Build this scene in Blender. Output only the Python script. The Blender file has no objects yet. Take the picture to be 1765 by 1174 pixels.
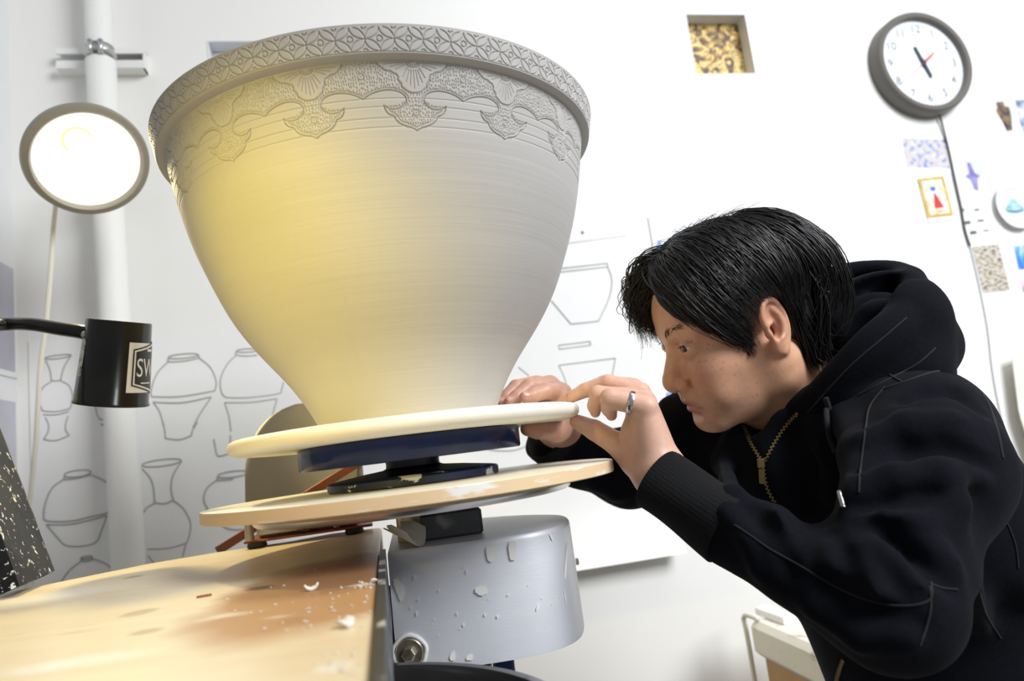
import bpy, math, random
import numpy as np
from mathutils import Matrix, Vector
random.seed(7)
rng = np.random.default_rng(11)
C = bpy.context.scene.collection
SC = bpy.context.scene
E = 1.15                                   # eye height of the photographer above the floor

# ------------------------------------------------------------------ camera, world, lights, exposure
FPX, CXP, CYP = 1225.27, 882.5, 587.0
PITCH, ROLL = math.radians(8.5255), math.radians(7.0893)
_F = np.array([0, math.cos(PITCH), math.sin(PITCH)])
_R0 = np.array([1.0, 0, 0]); _U0 = np.array([0, -math.sin(PITCH), math.cos(PITCH)])
_R = _R0*math.cos(ROLL) - _U0*math.sin(ROLL)
_U = _U0*math.cos(ROLL) + _R0*math.sin(ROLL)
EYE = np.array([0, 0, E])
cam = bpy.data.cameras.new('camera'); camo = bpy.data.objects.new('camera', cam); C.objects.link(camo)
cam.sensor_width = 36.0; cam.sensor_fit = 'HORIZONTAL'; cam.lens = 36.0*FPX/1765.0
cam.clip_start = 0.02
camo.matrix_world = Matrix(((_R[0], _U[0], -_F[0], 0), (_R[1], _U[1], -_F[1], 0), (_R[2], _U[2], -_F[2], E), (0, 0, 0, 1)))
cam.dof.use_dof = True; cam.dof.focus_distance = 0.78; cam.dof.aperture_fstop = 4.5
SC.camera = camo
SC.view_settings.view_transform = 'Standard'; SC.view_settings.look = 'None'
SC.view_settings.gamma = 1.0; SC.view_settings.use_curve_mapping = False
SC.view_settings.exposure = 0.13
world = bpy.data.worlds.new('world'); SC.world = world; world.use_nodes = True
bg = world.node_tree.nodes['Background']; bg.inputs[0].default_value = (0.93, 0.96, 1.0, 1); bg.inputs[1].default_value = 0.25

def area_light(name, loc, target, sx, sy, power, color):
    l = bpy.data.lights.new(name, 'AREA'); l.shape = 'RECTANGLE'; l.size = sx; l.size_y = sy
    l.energy = power; l.color = color
    o = bpy.data.objects.new(name, l); C.objects.link(o); o.location = loc
    o.rotation_euler = (Vector(target)-Vector(loc)).to_track_quat('-Z', 'Y').to_euler()
    return o
wl_ = area_light('window_daylight', (2.15, -0.85, 2.95), (1.15, 1.3, 1.1), 1.5, 1.5, 74, (0.94, 0.965, 1.0))
wl_.data.spread = math.radians(125)
area_light('added_wall_fill', (1.30, 0.75, 3.2), (1.1, 1.3, 1.0), 1.4, 1.0, 10, (0.96, 0.975, 1.0))  # added fill from above to brighten the wall; no such opening is known
sp_ = bpy.data.lights.new('workshop_spot', 'SPOT'); sp_.energy = 34; sp_.color = (1.0, 0.76, 0.12); sp_.spot_size = math.radians(31); sp_.spot_blend = 0.95; sp_.shadow_soft_size = 0.05
spo = bpy.data.objects.new('workshop_spot', sp_); C.objects.link(spo); spo.location = (-0.50, -0.08, E+0.34)
spo.rotation_euler = (Vector((-0.215, 0.64, E+0.20))-spo.location).to_track_quat('-Z', 'Y').to_euler()
LAMP_W, LAMP_C = 17.0, (1.0, 0.82, 0.38)          # the lit dish lamp

# ------------------------------------------------------------------ placing helpers
def ray(x, y): return _F + (x-CXP)/FPX*_R - (y-CYP)/FPX*_U
def P(x, y, d): return EYE + ray(x, y)*d
WA = math.radians(12)
EU = np.array([math.cos(WA), math.sin(WA), 0]); EN = np.array([math.sin(WA), -math.cos(WA), 0]); EZ = np.array([0, 0, 1.0])
WP = np.array([0, 1.7, E])
def wpt(x, y, off=0.0):
    v = ray(x, y); p0 = WP + EN*off
    return EYE + v*(np.dot(p0-EYE, EN)/np.dot(v, EN))
def wuz(x, y, off=0.0):
    q = wpt(x, y, off)-WP
    return np.array([q@EU, q[2]])
def W(u, z, o=0.0): return WP + EU*u + EZ*z + EN*o
def onz(x, y, z):
    v = ray(x, y); return EYE + v*((z)/v[2])

# ------------------------------------------------------------------ materials
MATS = {}
def mat(name, col, rough=0.5, metal=0.0, var=0.0, vscale=8.0, bump=0.0, bscale=60.0, stretch=(1, 1, 1), col2=None, ramp=(0.4, 0.6),
        coat=0.0, sheen=0.0, emit=None, estr=0.0, attr=None, sss=0.0, coords='Object', spec=0.5, detail=4):
    m = bpy.data.materials.new(name); m.use_nodes = True
    nt = m.node_tree; b = nt.nodes['Principled BSDF']
    def setc(c): return (c[0], c[1], c[2], 1)
    b.inputs['Base Color'].default_value = setc(col)
    b.inputs['Roughness'].default_value = rough; b.inputs['Metallic'].default_value = metal
    b.inputs['Coat Weight'].default_value = coat; b.inputs['Sheen Weight'].default_value = sheen
    b.inputs['Specular IOR Level'].default_value = spec
    if sheen: b.inputs['Sheen Roughness'].default_value = 0.5
    if sss:
        b.inputs['Subsurface Weight'].default_value = sss; b.inputs['Subsurface Scale'].default_value = 0.004
        b.inputs['Subsurface Radius'].default_value = (1.0, 0.4, 0.25)
    if emit: b.inputs['Emission Color'].default_value = setc(emit); b.inputs['Emission Strength'].default_value = estr
    tc = nt.nodes.new('ShaderNodeTexCoord'); mp = nt.nodes.new('ShaderNodeMapping')
    mp.inputs['Scale'].default_value = stretch
    nt.links.new(tc.outputs[coords], mp.inputs[0])
    src = None
    if attr:
        a = nt.nodes.new('ShaderNodeAttribute'); a.attribute_name = attr; src = a.outputs['Color']
    if col2 is not None:
        n = nt.nodes.new('ShaderNodeTexNoise'); n.inputs['Scale'].default_value = vscale; n.inputs['Detail'].default_value = detail
        nt.links.new(mp.outputs[0], n.inputs['Vector'])
        r = nt.nodes.new('ShaderNodeMapRange'); r.inputs[1].default_value = ramp[0]; r.inputs[2].default_value = ramp[1]
        nt.links.new(n.outputs['Fac'], r.inputs[0])
        mx = nt.nodes.new('ShaderNodeMix'); mx.data_type = 'RGBA'
        nt.links.new(r.outputs[0], mx.inputs['Factor'])
        if src: nt.links.new(src, mx.inputs[6])
        else: mx.inputs[6].default_value = setc(col)
        mx.inputs[7].default_value = setc(col2); src = mx.outputs[2]
    if var:
        n = nt.nodes.new('ShaderNodeTexNoise'); n.inputs['Scale'].default_value = vscale*2.3; n.inputs['Detail'].default_value = 5
        nt.links.new(mp.outputs[0], n.inputs['Vector'])
        r = nt.nodes.new('ShaderNodeMapRange'); r.inputs[1].default_value = 0.3; r.inputs[2].default_value = 0.7
        r.inputs[3].default_value = 1-var; r.inputs[4].default_value = 1+var
        nt.links.new(n.outputs['Fac'], r.inputs[0])
        mx = nt.nodes.new('ShaderNodeMix'); mx.data_type = 'RGBA'; mx.blend_type = 'MULTIPLY'; mx.inputs['Factor'].default_value = 1
        if src: nt.links.new(src, mx.inputs[6])
        else: mx.inputs[6].default_value = setc(col)
        nt.links.new(r.outputs[0], mx.inputs[7]); src = mx.outputs[2]
    if src: nt.links.new(src, b.inputs['Base Color'])
    if bump:
        n = nt.nodes.new('ShaderNodeTexNoise'); n.inputs['Scale'].default_value = bscale; n.inputs['Detail'].default_value = 4
        nt.links.new(mp.outputs[0], n.inputs['Vector'])
        bp = nt.nodes.new('ShaderNodeBump'); bp.inputs['Strength'].default_value = bump; bp.inputs['Distance'].default_value = 0.002
        nt.links.new(n.outputs['Fac'], bp.inputs['Height']); nt.links.new(bp.outputs[0], b.inputs['Normal'])
    MATS[name] = m
    return m

# ------------------------------------------------------------------ object helpers
def mesh_obj(name, verts, faces, m, parent=None, smooth=True, world=None, cols=None):
    me = bpy.data.meshes.new(name)
    verts = np.asarray(verts, dtype=np.float64)
    if isinstance(faces, np.ndarray):
        n, k = faces.shape
        me.vertices.add(len(verts)); me.vertices.foreach_set('co', verts.astype(np.float32).ravel())
        me.loops.add(n*k); me.loops.foreach_set('vertex_index', faces.astype(np.int32).ravel())
        me.polygons.add(n); me.polygons.foreach_set('loop_start', np.arange(0, n*k, k, dtype=np.int32))
        me.update(calc_edges=True)
    else:
        me.from_pydata(verts.tolist(), [], [list(map(int, f)) for f in faces]); me.update()
    if smooth: me.polygons.foreach_set('use_smooth', np.ones(len(me.polygons), dtype=bool))
    if m is not None: me.materials.append(m)
    if cols is not None:
        ca = me.color_attributes.new('Col', 'FLOAT_COLOR', 'POINT')
        c4 = np.ones((len(verts), 4), np.float32); c4[:, :3] = cols
        ca.data.foreach_set('color', c4.ravel())
    o = bpy.data.objects.new(name, me); C.objects.link(o)
    if world is not None: o.matrix_world = world
    if parent is not None:
        o.parent = parent
        if world is None: o.matrix_parent_inverse = parent_inv(parent)
    return o
def parent_inv(p):
    bpy.context.view_layer.update()
    return p.matrix_world.inverted()
def thing(name, label, cat, loc=(0, 0, 0), group=None):
    o = bpy.data.objects.new(name, None); C.objects.link(o); o.location = [float(c) for c in loc]; o.empty_display_size = 0.05
    o['label'] = label; o['category'] = cat
    if group: o['group'] = group
    return o
def tag(o, label, cat, group=None):
    o['label'] = label; o['category'] = cat
    if group: o['group'] = group
    return o
def struct(o): o['kind'] = 'structure'; return o

class MB:
    """collects verts / faces"""
    def __init__(s): s.v = []; s.f = []
    def add(s, v, f):
        b = len(s.v); s.v += [tuple(map(float, q)) for q in v]; s.f += [tuple(i+b for i in q) for q in f]; return s
    def box(s, lo, hi, fr=None, bev=0.0):
        lo = np.array(lo, float); hi = np.array(hi, float); b = min(bev, *((hi-lo)/2.01))
        if bev <= 0:
            v = [(x, y, z) for z in (lo[2], hi[2]) for y in (lo[1], hi[1]) for x in (lo[0], hi[0])]
            f = [(0, 2, 3, 1), (4, 5, 7, 6), (0, 1, 5, 4), (2, 6, 7, 3), (0, 4, 6, 2), (1, 3, 7, 5)]
        else:
            v = []; idx = {}
            for sx in (0, 1):
                for sy in (0, 1):
                    for sz in (0, 1):
                        c = np.array([(lo, hi)[sx][0], (lo, hi)[sy][1], (lo, hi)[sz][2]])
                        inn = np.array([b if sx == 0 else -b, b if sy == 0 else -b, b if sz == 0 else -b])
                        for ax in range(3):
                            q = c+inn; q[ax] = c[ax]; idx[sx, sy, sz, ax] = len(v); v.append(q)
            f = []
            I = lambda a, b_, c, ax: idx[a, b_, c, ax]
            for t in (0, 1):
                q = [I(t, 0, 0, 0), I(t, 1, 0, 0), I(t, 1, 1, 0), I(t, 0, 1, 0)]; f.append(q if t else q[::-1])
                q = [I(0, t, 0, 1), I(0, t, 1, 1), I(1, t, 1, 1), I(1, t, 0, 1)]; f.append(q if t else q[::-1])
                q = [I(0, 0, t, 2), I(1, 0, t, 2), I(1, 1, t, 2), I(0, 1, t, 2)]; f.append(q if t else q[::-1])
            for a in (0, 1):
                for c in (0, 1):
                    f.append([I(0, a, c, 1), I(1, a, c, 1), I(1, a, c, 2), I(0, a, c, 2)])
                    f.append([I(a, 0, c, 0), I(a, 1, c, 0), I(a, 1, c, 2), I(a, 0, c, 2)])
                    f.append([I(a, c, 0, 0), I(a, c, 1, 0), I(a, c, 1, 1), I(a, c, 0, 1)])
            for k in idx:
                if k[3] == 0: f.append([idx[k[0], k[1], k[2], ax] for ax in range(3)])
        if fr is not None: v = [fr @ Vector(q) for q in v]
        return s.add(v, f)
    def lathe(s, prof, n=64, c=(0, 0, 0), axis=None, caps=True):
        """prof: (r, z) list"""
        v = []; f = []; m = len(prof)
        for i in range(n):
            a = 2*math.pi*i/n
            for r, z in prof: v.append((r*math.cos(a), r*math.sin(a), z))
        for i in range(n):
            j = (i+1) % n
            for k in range(m-1): f.append((i*m+k, j*m+k, j*m+k+1, i*m+k+1))
        if caps:
            if prof[0][0] > 1e-6: f.append(tuple(i*m for i in range(n))[::-1])
            if prof[-1][0] > 1e-6: f.append(tuple(i*m+m-1 for i in range(n)))
        if axis is not None:
            q = Vector(axis).to_track_quat('Z', 'Y'); v = [q @ Vector(p) for p in v]
        v = [(p[0]+c[0], p[1]+c[1], p[2]+c[2]) for p in v]
        return s.add(v, f)
    def tube(s, pts, r, n=8, closed=False, cap=True, flat=None):
        pts = np.asarray(pts, float); m = len(pts)
        rr = np.full(m, r) if np.isscalar(r) else np.asarray(r, float)
        t = np.gradient(pts, axis=0)
        if closed: t = np.roll(pts, -1, 0)-np.roll(pts, 1, 0)
        t /= np.linalg.norm(t, axis=1)[:, None]+1e-12
        u = np.cross(t[0], [0, 0, 1.0])
        if np.linalg.norm(u) < 1e-3: u = np.cross(t[0], [1.0, 0, 0])
        u /= np.linalg.norm(u); v = []; f = []
        for i in range(m):
            u = u-t[i]*(u@t[i]); u /= np.linalg.norm(u); w = np.cross(t[i], u)
            for k in range(n):
                a = 2*math.pi*k/n
                v.append(pts[i]+rr[i]*(u*math.cos(a)+w*math.sin(a)))
        for i in range(m if closed else m-1):
            j = (i+1) % m
            for k in range(n): f.append((i*n+k, i*n+(k+1) % n, j*n+(k+1) % n, j*n+k))
        if cap and not closed: f.append(tuple(range(n))[::-1]); f.append(tuple((m-1)*n+k for k in range(n)))
        return s.add(v, f)
    def prism(s, poly, z0, z1, fr=None):
        n = len(poly)
        v = [(x, y, z0) for x, y in poly]+[(x, y, z1) for x, y in poly]
        f = [tuple(range(n))[::-1], tuple(range(n, 2*n))]+[(i, (i+1) % n, n+(i+1) % n, n+i) for i in range(n)]
        if fr is not None: v = [fr @ Vector(q) for q in v]
        return s.add(v, f)
    def obj(s, name, m, parent=None, smooth=True, auto=None, world=None):
        o = mesh_obj(name, s.v, s.f, m, parent, smooth, world)
        if smooth and auto is not None:
            sharp_edges(o.data, auto)
        return o
def sharp_edges(me, deg):
    """mark edges sharper than deg"""
    n = {}
    for p in me.polygons:
        for k in p.edge_keys: n.setdefault(k, []).append(p.normal)
    c = math.cos(math.radians(deg))
    for e in me.edges:
        q = n.get(e.key, [])
        if len(q) == 2 and q[0].dot(q[1]) < c: e.use_edge_sharp = True
def spline(pts, n=8, closed=False):
    """Catmull-Rom"""
    p = np.asarray(pts, float); out = []
    m = len(p); g = (lambda i: p[i % m]) if closed else (lambda i: p[min(max(i, 0), m-1)])
    for i in range(m if closed else m-1):
        a, b, c, d = g(i-1), g(i), g(i+1), g(i+2)
        for k in range(n):
            t = k/n
            out.append(0.5*((2*b)+(c-a)*t+(2*a-5*b+4*c-d)*t*t+(3*b-a-3*c+d)*t**3))
    if not closed: out.append(p[-1])
    return np.array(out)
def frame(loc, x, y, z):
    return Matrix(((x[0], y[0], z[0], loc[0]), (x[1], y[1], z[1], loc[1]), (x[2], y[2], z[2], loc[2]), (0, 0, 0, 1)))
def text_mesh(txt, size, depth=0.0):
    c = bpy.data.curves.new('text_tmp', 'FONT'); c.body = txt; c.size = size; c.align_x = 'CENTER'; c.align_y = 'CENTER'; c.extrude = depth
    o = bpy.data.objects.new('text_tmp', c); C.objects.link(o)
    me = bpy.data.meshes.new_from_object(o.evaluated_get(bpy.context.evaluated_depsgraph_get()))
    bpy.data.objects.remove(o); bpy.data.curves.remove(c)
    v = [tuple(q.co) for q in me.vertices]; f = [tuple(p.vertices) for p in me.polygons]
    bpy.data.meshes.remove(me)
    return v, f

# ------------------------------------------------------------------ implicit modelling (smooth unions, then surface nets)
class SDF:
    def __init__(s, lo, hi, h):
        s.lo = np.array(lo, np.float32); s.h = h
        s.n = np.ceil((np.array(hi)-np.array(lo))/h).astype(int)+1
        s.d = np.full(s.n, 0.05, np.float32)
    def _sub(s, lo, hi):
        a = np.clip(np.floor((np.asarray(lo)-s.lo)/s.h).astype(int), 0, s.n-1)
        b = np.clip(np.ceil((np.asarray(hi)-s.lo)/s.h).astype(int)+1, 1, s.n)
        sl = tuple(slice(i, max(j, i+1)) for i, j in zip(a, b))
        g = [s.lo[i]+s.h*np.arange(sl[i].start, sl[i].stop, dtype=np.float32) for i in range(3)]
        return sl, (g[0][:, None, None], g[1][None, :, None], g[2][None, None, :])
    def op(s, fn, lo, hi, k, sub=False):
        pad = k+4*s.h
        sl, g = s._sub(np.asarray(lo)-pad, np.asarray(hi)+pad)
        a = s.d[sl]; b = fn(*g).astype(np.float32)
        if sub: a = -a
        if k > 0:
            q = np.maximum(k-np.abs(a-b), 0)/k; r = np.minimum(a, b)-q*q*k*0.25
        else: r = np.minimum(a, b)
        s.d[sl] = -r if sub else r
    def cap(s, a, b, ra, rb, k=0.01, sub=False, sq=None):
        a = np.array(a, np.float32); b = np.array(b, np.float32); ba = b-a; L = max(float(ba@ba), 1e-12)
        def fn(x, y, z):
            px, py, pz = x-a[0], y-a[1], z-a[2]
            t = np.clip((px*ba[0]+py*ba[1]+pz*ba[2])/L, 0, 1)
            return np.sqrt((px-t*ba[0])**2+(py-t*ba[1])**2+(pz-t*ba[2])**2)-(ra+(rb-ra)*t)
        r = max(ra, rb); s.op(fn, np.minimum(a, b)-r, np.maximum(a, b)+r, k, sub)
    def chain(s, pts, rs, k=0.006):
        for i in range(len(pts)-1): s.cap(pts[i], pts[i+1], rs[i], rs[i+1], k)
    def ell(s, c, r, R=None, k=0.01, sub=False):
        c = np.array(c, np.float32); r = np.array(r, np.float32)
        R = np.eye(3, dtype=np.float32) if R is None else np.array(R, np.float32)   # rows = local axes
        def fn(x, y, z):
            px, py, pz = x-c[0], y-c[1], z-c[2]
            q = [(R[i, 0]*px+R[i, 1]*py+R[i, 2]*pz) for i in range(3)]
            k0 = np.sqrt(sum((q[i]/r[i])**2 for i in range(3))); k1 = np.sqrt(sum((q[i]/r[i]**2)**2 for i in range(3)))
            return k0*(k0-1)/np.maximum(k1, 1e-6)
        e = np.sqrt(((R*r[:, None])**2).sum(0)); s.op(fn, c-e, c+e, k, sub)
    def mesh(s, smooth=2):
        d = s.d; b = d < 0
        mn = np.zeros(s.n-1, np.uint8)
        for i in (0, 1):
            for j in (0, 1):
                for k in (0, 1): mn += b[i:s.n[0]-1+i, j:s.n[1]-1+j, k:s.n[2]-1+k]
        act = (mn > 0) & (mn < 8); I = np.argwhere(act)
        idx = np.full(act.shape, -1, np.int32); idx[tuple(I.T)] = np.arange(len(I))
        cor = np.array([(i, j, k) for i in (0, 1) for j in (0, 1) for k in (0, 1)])
        val = np.stack([d[tuple((I+c).T)] for c in cor], 1)
        acc = np.zeros((len(I), 3)); cnt = np.zeros(len(I))
        for p in range(8):
            for q in range(p+1, 8):
                if np.abs(cor[p]-cor[q]).sum() != 1: continue
                m = (val[:, p] < 0) != (val[:, q] < 0)
                t = val[m, p]/(val[m, p]-val[m, q])
                acc[m] += cor[p]+(cor[q]-cor[p])*t[:, None]; cnt[m] += 1
        v = (I+acc/cnt[:, None])*s.h+s.lo
        F = []
        for ax in range(3):
            a1, a2 = (ax+1) % 3, (ax+2) % 3
            sl0 = [slice(None)]*3; sl1 = [slice(None)]*3
            sl0[ax] = slice(0, -1); sl1[ax] = slice(1, None)
            for a_ in (a1, a2):
                sl0[a_] = slice(1, -1); sl1[a_] = slice(1, -1)
            cr = b[tuple(sl0)] != b[tuple(sl1)]; st = b[tuple(sl0)]
            Q = np.argwhere(cr); inside = st[tuple(Q.T)]
            off = np.zeros(3, int); off[a1] = 1; off[a2] = 1
            Q = Q+off
            e1 = np.zeros(3, int); e1[a1] = 1; e2 = np.zeros(3, int); e2[a2] = 1
            q = np.stack([idx[tuple((Q-e1-e2).T)], idx[tuple((Q-e2).T)], idx[tuple(Q.T)], idx[tuple((Q-e1).T)]], 1)
            q[~inside] = q[~inside][:, ::-1]; F.append(q)
        F = np.concatenate(F); F = F[(F >= 0).all(1)]
        for it in range(smooth):
            a = np.zeros_like(v); c = np.zeros(len(v))
            for p, q in ((0, 1), (1, 2), (2, 3), (3, 0)):
                for x, y in ((p, q), (q, p)):
                    for ax in range(3): a[:, ax] += np.bincount(F[:, x], v[F[:, y], ax], len(v))
                    c += np.bincount(F[:, x], minlength=len(v))
            lap = a/np.maximum(c, 1)[:, None]
            v = v+(lap-v)*(0.6 if it % 2 == 0 else 0.5)
        return v, F
    def at(s, p):
        q = np.clip(np.round((np.asarray(p)-s.lo)/s.h).astype(int), 0, s.n-1)
        return s.d[tuple(q.T)] if q.ndim > 1 else s.d[tuple(q)]
    def lin(s, p):
        q = (np.asarray(p, float)-s.lo)/s.h; i = np.clip(np.floor(q).astype(int), 0, s.n-2); t = q-i; r = 0.0
        for a in (0, 1):
            for b in (0, 1):
                for c in (0, 1): r += s.d[i[0]+a, i[1]+b, i[2]+c]*(t[0] if a else 1-t[0])*(t[1] if b else 1-t[1])*(t[2] if c else 1-t[2])
        return r
    def cast(s, px, py, d0=0.35, d1=1.4):
        t = np.arange(d0, d1, s.h*0.4); q = EYE+np.outer(t, ray(px, py))
        ok = ((q > s.lo) & (q < s.lo+s.h*(s.n-1))).all(1)
        v = np.where(ok, s.at(q), 1.0); i = np.argmax(v < 0)
        return q[i] if v[i] < 0 else None
def rotm(ax, deg):
    return np.array(Matrix.Rotation(math.radians(deg), 3, ax))

# ================================================================== SETTING
m_wall = mat('wall_paint', (0.80, 0.792, 0.762), 0.75, col2=(0.77, 0.765, 0.74), vscale=1.5, ramp=(0.45, 0.75), bump=0.08, bscale=90)
m_wall2 = mat('side_wall_paint', (0.78, 0.79, 0.80), 0.8, bump=0.05, bscale=60)
m_floor = mat('concrete_floor', (0.42, 0.41, 0.39), 0.7, col2=(0.34, 0.33, 0.31), vscale=3, bump=0.1)
m_white = mat('white_paint', (0.80, 0.80, 0.78), 0.45)
m_paper = mat('drawing_paper', (0.80, 0.80, 0.785), 0.85, col2=(0.76, 0.76, 0.745), vscale=4, ramp=(0.4, 0.8), bump=0.25, bscale=7)
m_ink = mat('marker_line', (0.40, 0.40, 0.385), 0.8)

def frame_uz(u, z, off, ang=0.0):
    ca, sa = math.cos(ang), math.sin(ang)
    x = EU*ca+EZ*sa; y = -EU*sa+EZ*ca
    return frame(W(u, z, off), x, y, EN)

# niches cut into the back wall: corners from the left / right upper corner
n1a, n1b = wuz(1180, 24), wuz(1303, 124); n1 = (n1a[0], wuz(1198, 130)[1], n1b[0], n1a[1])
n2a = wuz(357, 71); n2 = (n2a[0], n2a[1]-(n1[3]-n1[1]), n2a[0]+(n1[2]-n1[0]), n2a[1])
CORNER_U = wuz(19, 200)[0]
UR, ZT, ZB = 2.6, 1.9, -E
us = sorted([CORNER_U, n2[0], n2[2], n1[0], n1[2], UR]); zs = sorted([ZB, n1[1], n1[3], n2[1], n2[3], ZT])
mb = MB()
NDEP = 0.045
for i in range(len(us)-1):
    for j in range(len(zs)-1):
        uc, zc = (us[i]+us[i+1])/2, (zs[j]+zs[j+1])/2
        if any(q[0] < uc < q[2] and q[1] < zc < q[3] for q in (n1, n2)): continue
        mb.add([W(us[i], zs[j]), W(us[i+1], zs[j]), W(us[i+1], zs[j+1]), W(us[i], zs[j+1])], [(0, 1, 2, 3)])
for q in (n1, n2):
    f = [W(q[0], q[1]), W(q[2], q[1]), W(q[2], q[3]), W(q[0], q[3])]; b = [W(q[0], q[1], -NDEP), W(q[2], q[1], -NDEP), W(q[2], q[3], -NDEP), W(q[0], q[3], -NDEP)]
    mb.add(f+b, [(4, 5, 6, 7)]+[(i, (i+1) % 4, 4+(i+1) % 4, 4+i)[::-1] for i in range(4)])
# thickness behind
mb.add([W(CORNER_U-0.1, ZB, -0.12), W(UR, ZB, -0.12), W(UR, ZT, -0.12), W(CORNER_U-0.1, ZT, -0.12)], [(3, 2, 1, 0)])
wall_back = struct(mb.obj('wall_back', m_wall, smooth=False))
# left wall runs from the corner towards the viewer
lw0 = W(CORNER_U, 0); ld = np.array([math.sin(WA), -math.cos(WA), 0]); ln = -EU
def LW(t, z, o=0.0): return lw0+ld*t+EZ*z-ln*o         # o > 0 into the room
mb = MB(); mb.add([LW(0, ZB), LW(.5, ZB), LW(.5, ZT), LW(0, ZT), LW(0, ZB, -.1), LW(.5, ZB, -.1), LW(.5, ZT, -.1), LW(0, ZT, -.1)],
                  [(0, 3, 2, 1), (4, 5, 6, 7), (0, 4, 7, 3), (1, 2, 6, 5), (3, 7, 6, 2), (0, 1, 5, 4)])
struct(mb.obj('wall_left', m_wall2, smooth=False))
mb = MB(); mb.box((-2.2, -2.6, -0.05), (3.2, 2.9, 0.0)); struct(mb.obj('floor', m_floor, smooth=False))

# ---- white pipe in front of the back wall with its strut channel
m_pipe = mat('pipe_wrap', (0.80, 0.80, 0.77), 0.6, bump=0.3, bscale=120, stretch=(1, 1, 6))
POFF = 0.075
pt, pb = wpt(168, 0, POFF), wpt(217, 900, POFF)
pd = (pb-pt)/np.linalg.norm(pb-pt)
def pipe_at(z): return pt+pd*((z-pt[2])/pd[2])
pr_ = 0.5*46/FPX*float((P(205, 500, 1)-EYE)@_F)*1.62
zg0, zg1 = wpt(175, 82, POFF)[2], wpt(177, 106, POFF)[2]
pipe = thing('wall_pipe', 'white wrapped vertical pipe running up the back wall behind the black lamp', 'pipe', (pipe_at(0.0)))
mb = MB(); mb.tube([pipe_at(0.0), pipe_at(zg1-.3), pipe_at(zg1)], pr_, 28); mb.tube([pipe_at(zg0), pipe_at(E+ZT)], pr_*0.92, 28); mb.obj('pipe_cover', m_pipe, pipe, auto=50)
mb = MB(); mb.tube([pipe_at(zg1-.03), pipe_at(zg0+.03)], pr_*0.72, 20); mb.obj('bare_pipe', mat('bare_pipe_paint', (0.62, 0.62, 0.6), 0.4, col2=(.45, .44, .42), vscale=14), pipe, auto=50)
mb = MB()
zc = (zg0+zg1)/2
for k in (-1, 1):
    mb.tube([pipe_at(zc)+EN*(pr_*1.02)+EU*k*pr_*.35+EZ*d for d in (-.016, .016)], 0.006, 8)
ring = [pipe_at(zc)+pr_*.85*(EU*math.cos(a)+EN*math.sin(a)) for a in np.linspace(0, 2*math.pi, 25)[:-1]]
mb.tube(ring, 0.007, 8, closed=True); mb.obj('pipe_clamp', mat('clamp_steel', (0.55, 0.55, 0.55), 0.35, 0.8), pipe)
s0, s1 = wuz(107, 112), wuz(256, 110); zz0, zz1 = wuz(180, 97)[1], wuz(180, 131)[1]
fr = frame_uz((s0[0]+s1[0])/2, (zz0+zz1)/2, 0.0); L = (s1[0]-s0[0])/2; H = (zz0-zz1)/2
st = thing('strut_channel', 'white painted steel strut channel bolted to the wall behind the pipe', 'bracket', W((s0[0]+s1[0])/2, (zz0+zz1)/2, 0.0))
mb = MB()
mb.box((-L, -H, 0), (L, H, 0.004), fr); mb.box((-L, H-.004, 0.004), (L, H, 0.034), fr); mb.box((-L, -H, 0.004), (L, -H+.004, 0.034), fr)
mb.box((-L, H-.014, 0.030), (L, H-.004, 0.034), fr); mb.box((-L, -H+.004, 0.030), (L, -H+.019, 0.034), fr)
mb.obj('channel', m_white, st, smooth=False)
mb = MB(); mb.box((L-.004, -H, 0.004), (L, H, 0.03), fr); mb.obj('end_cap', m_white, st, smooth=False)

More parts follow.
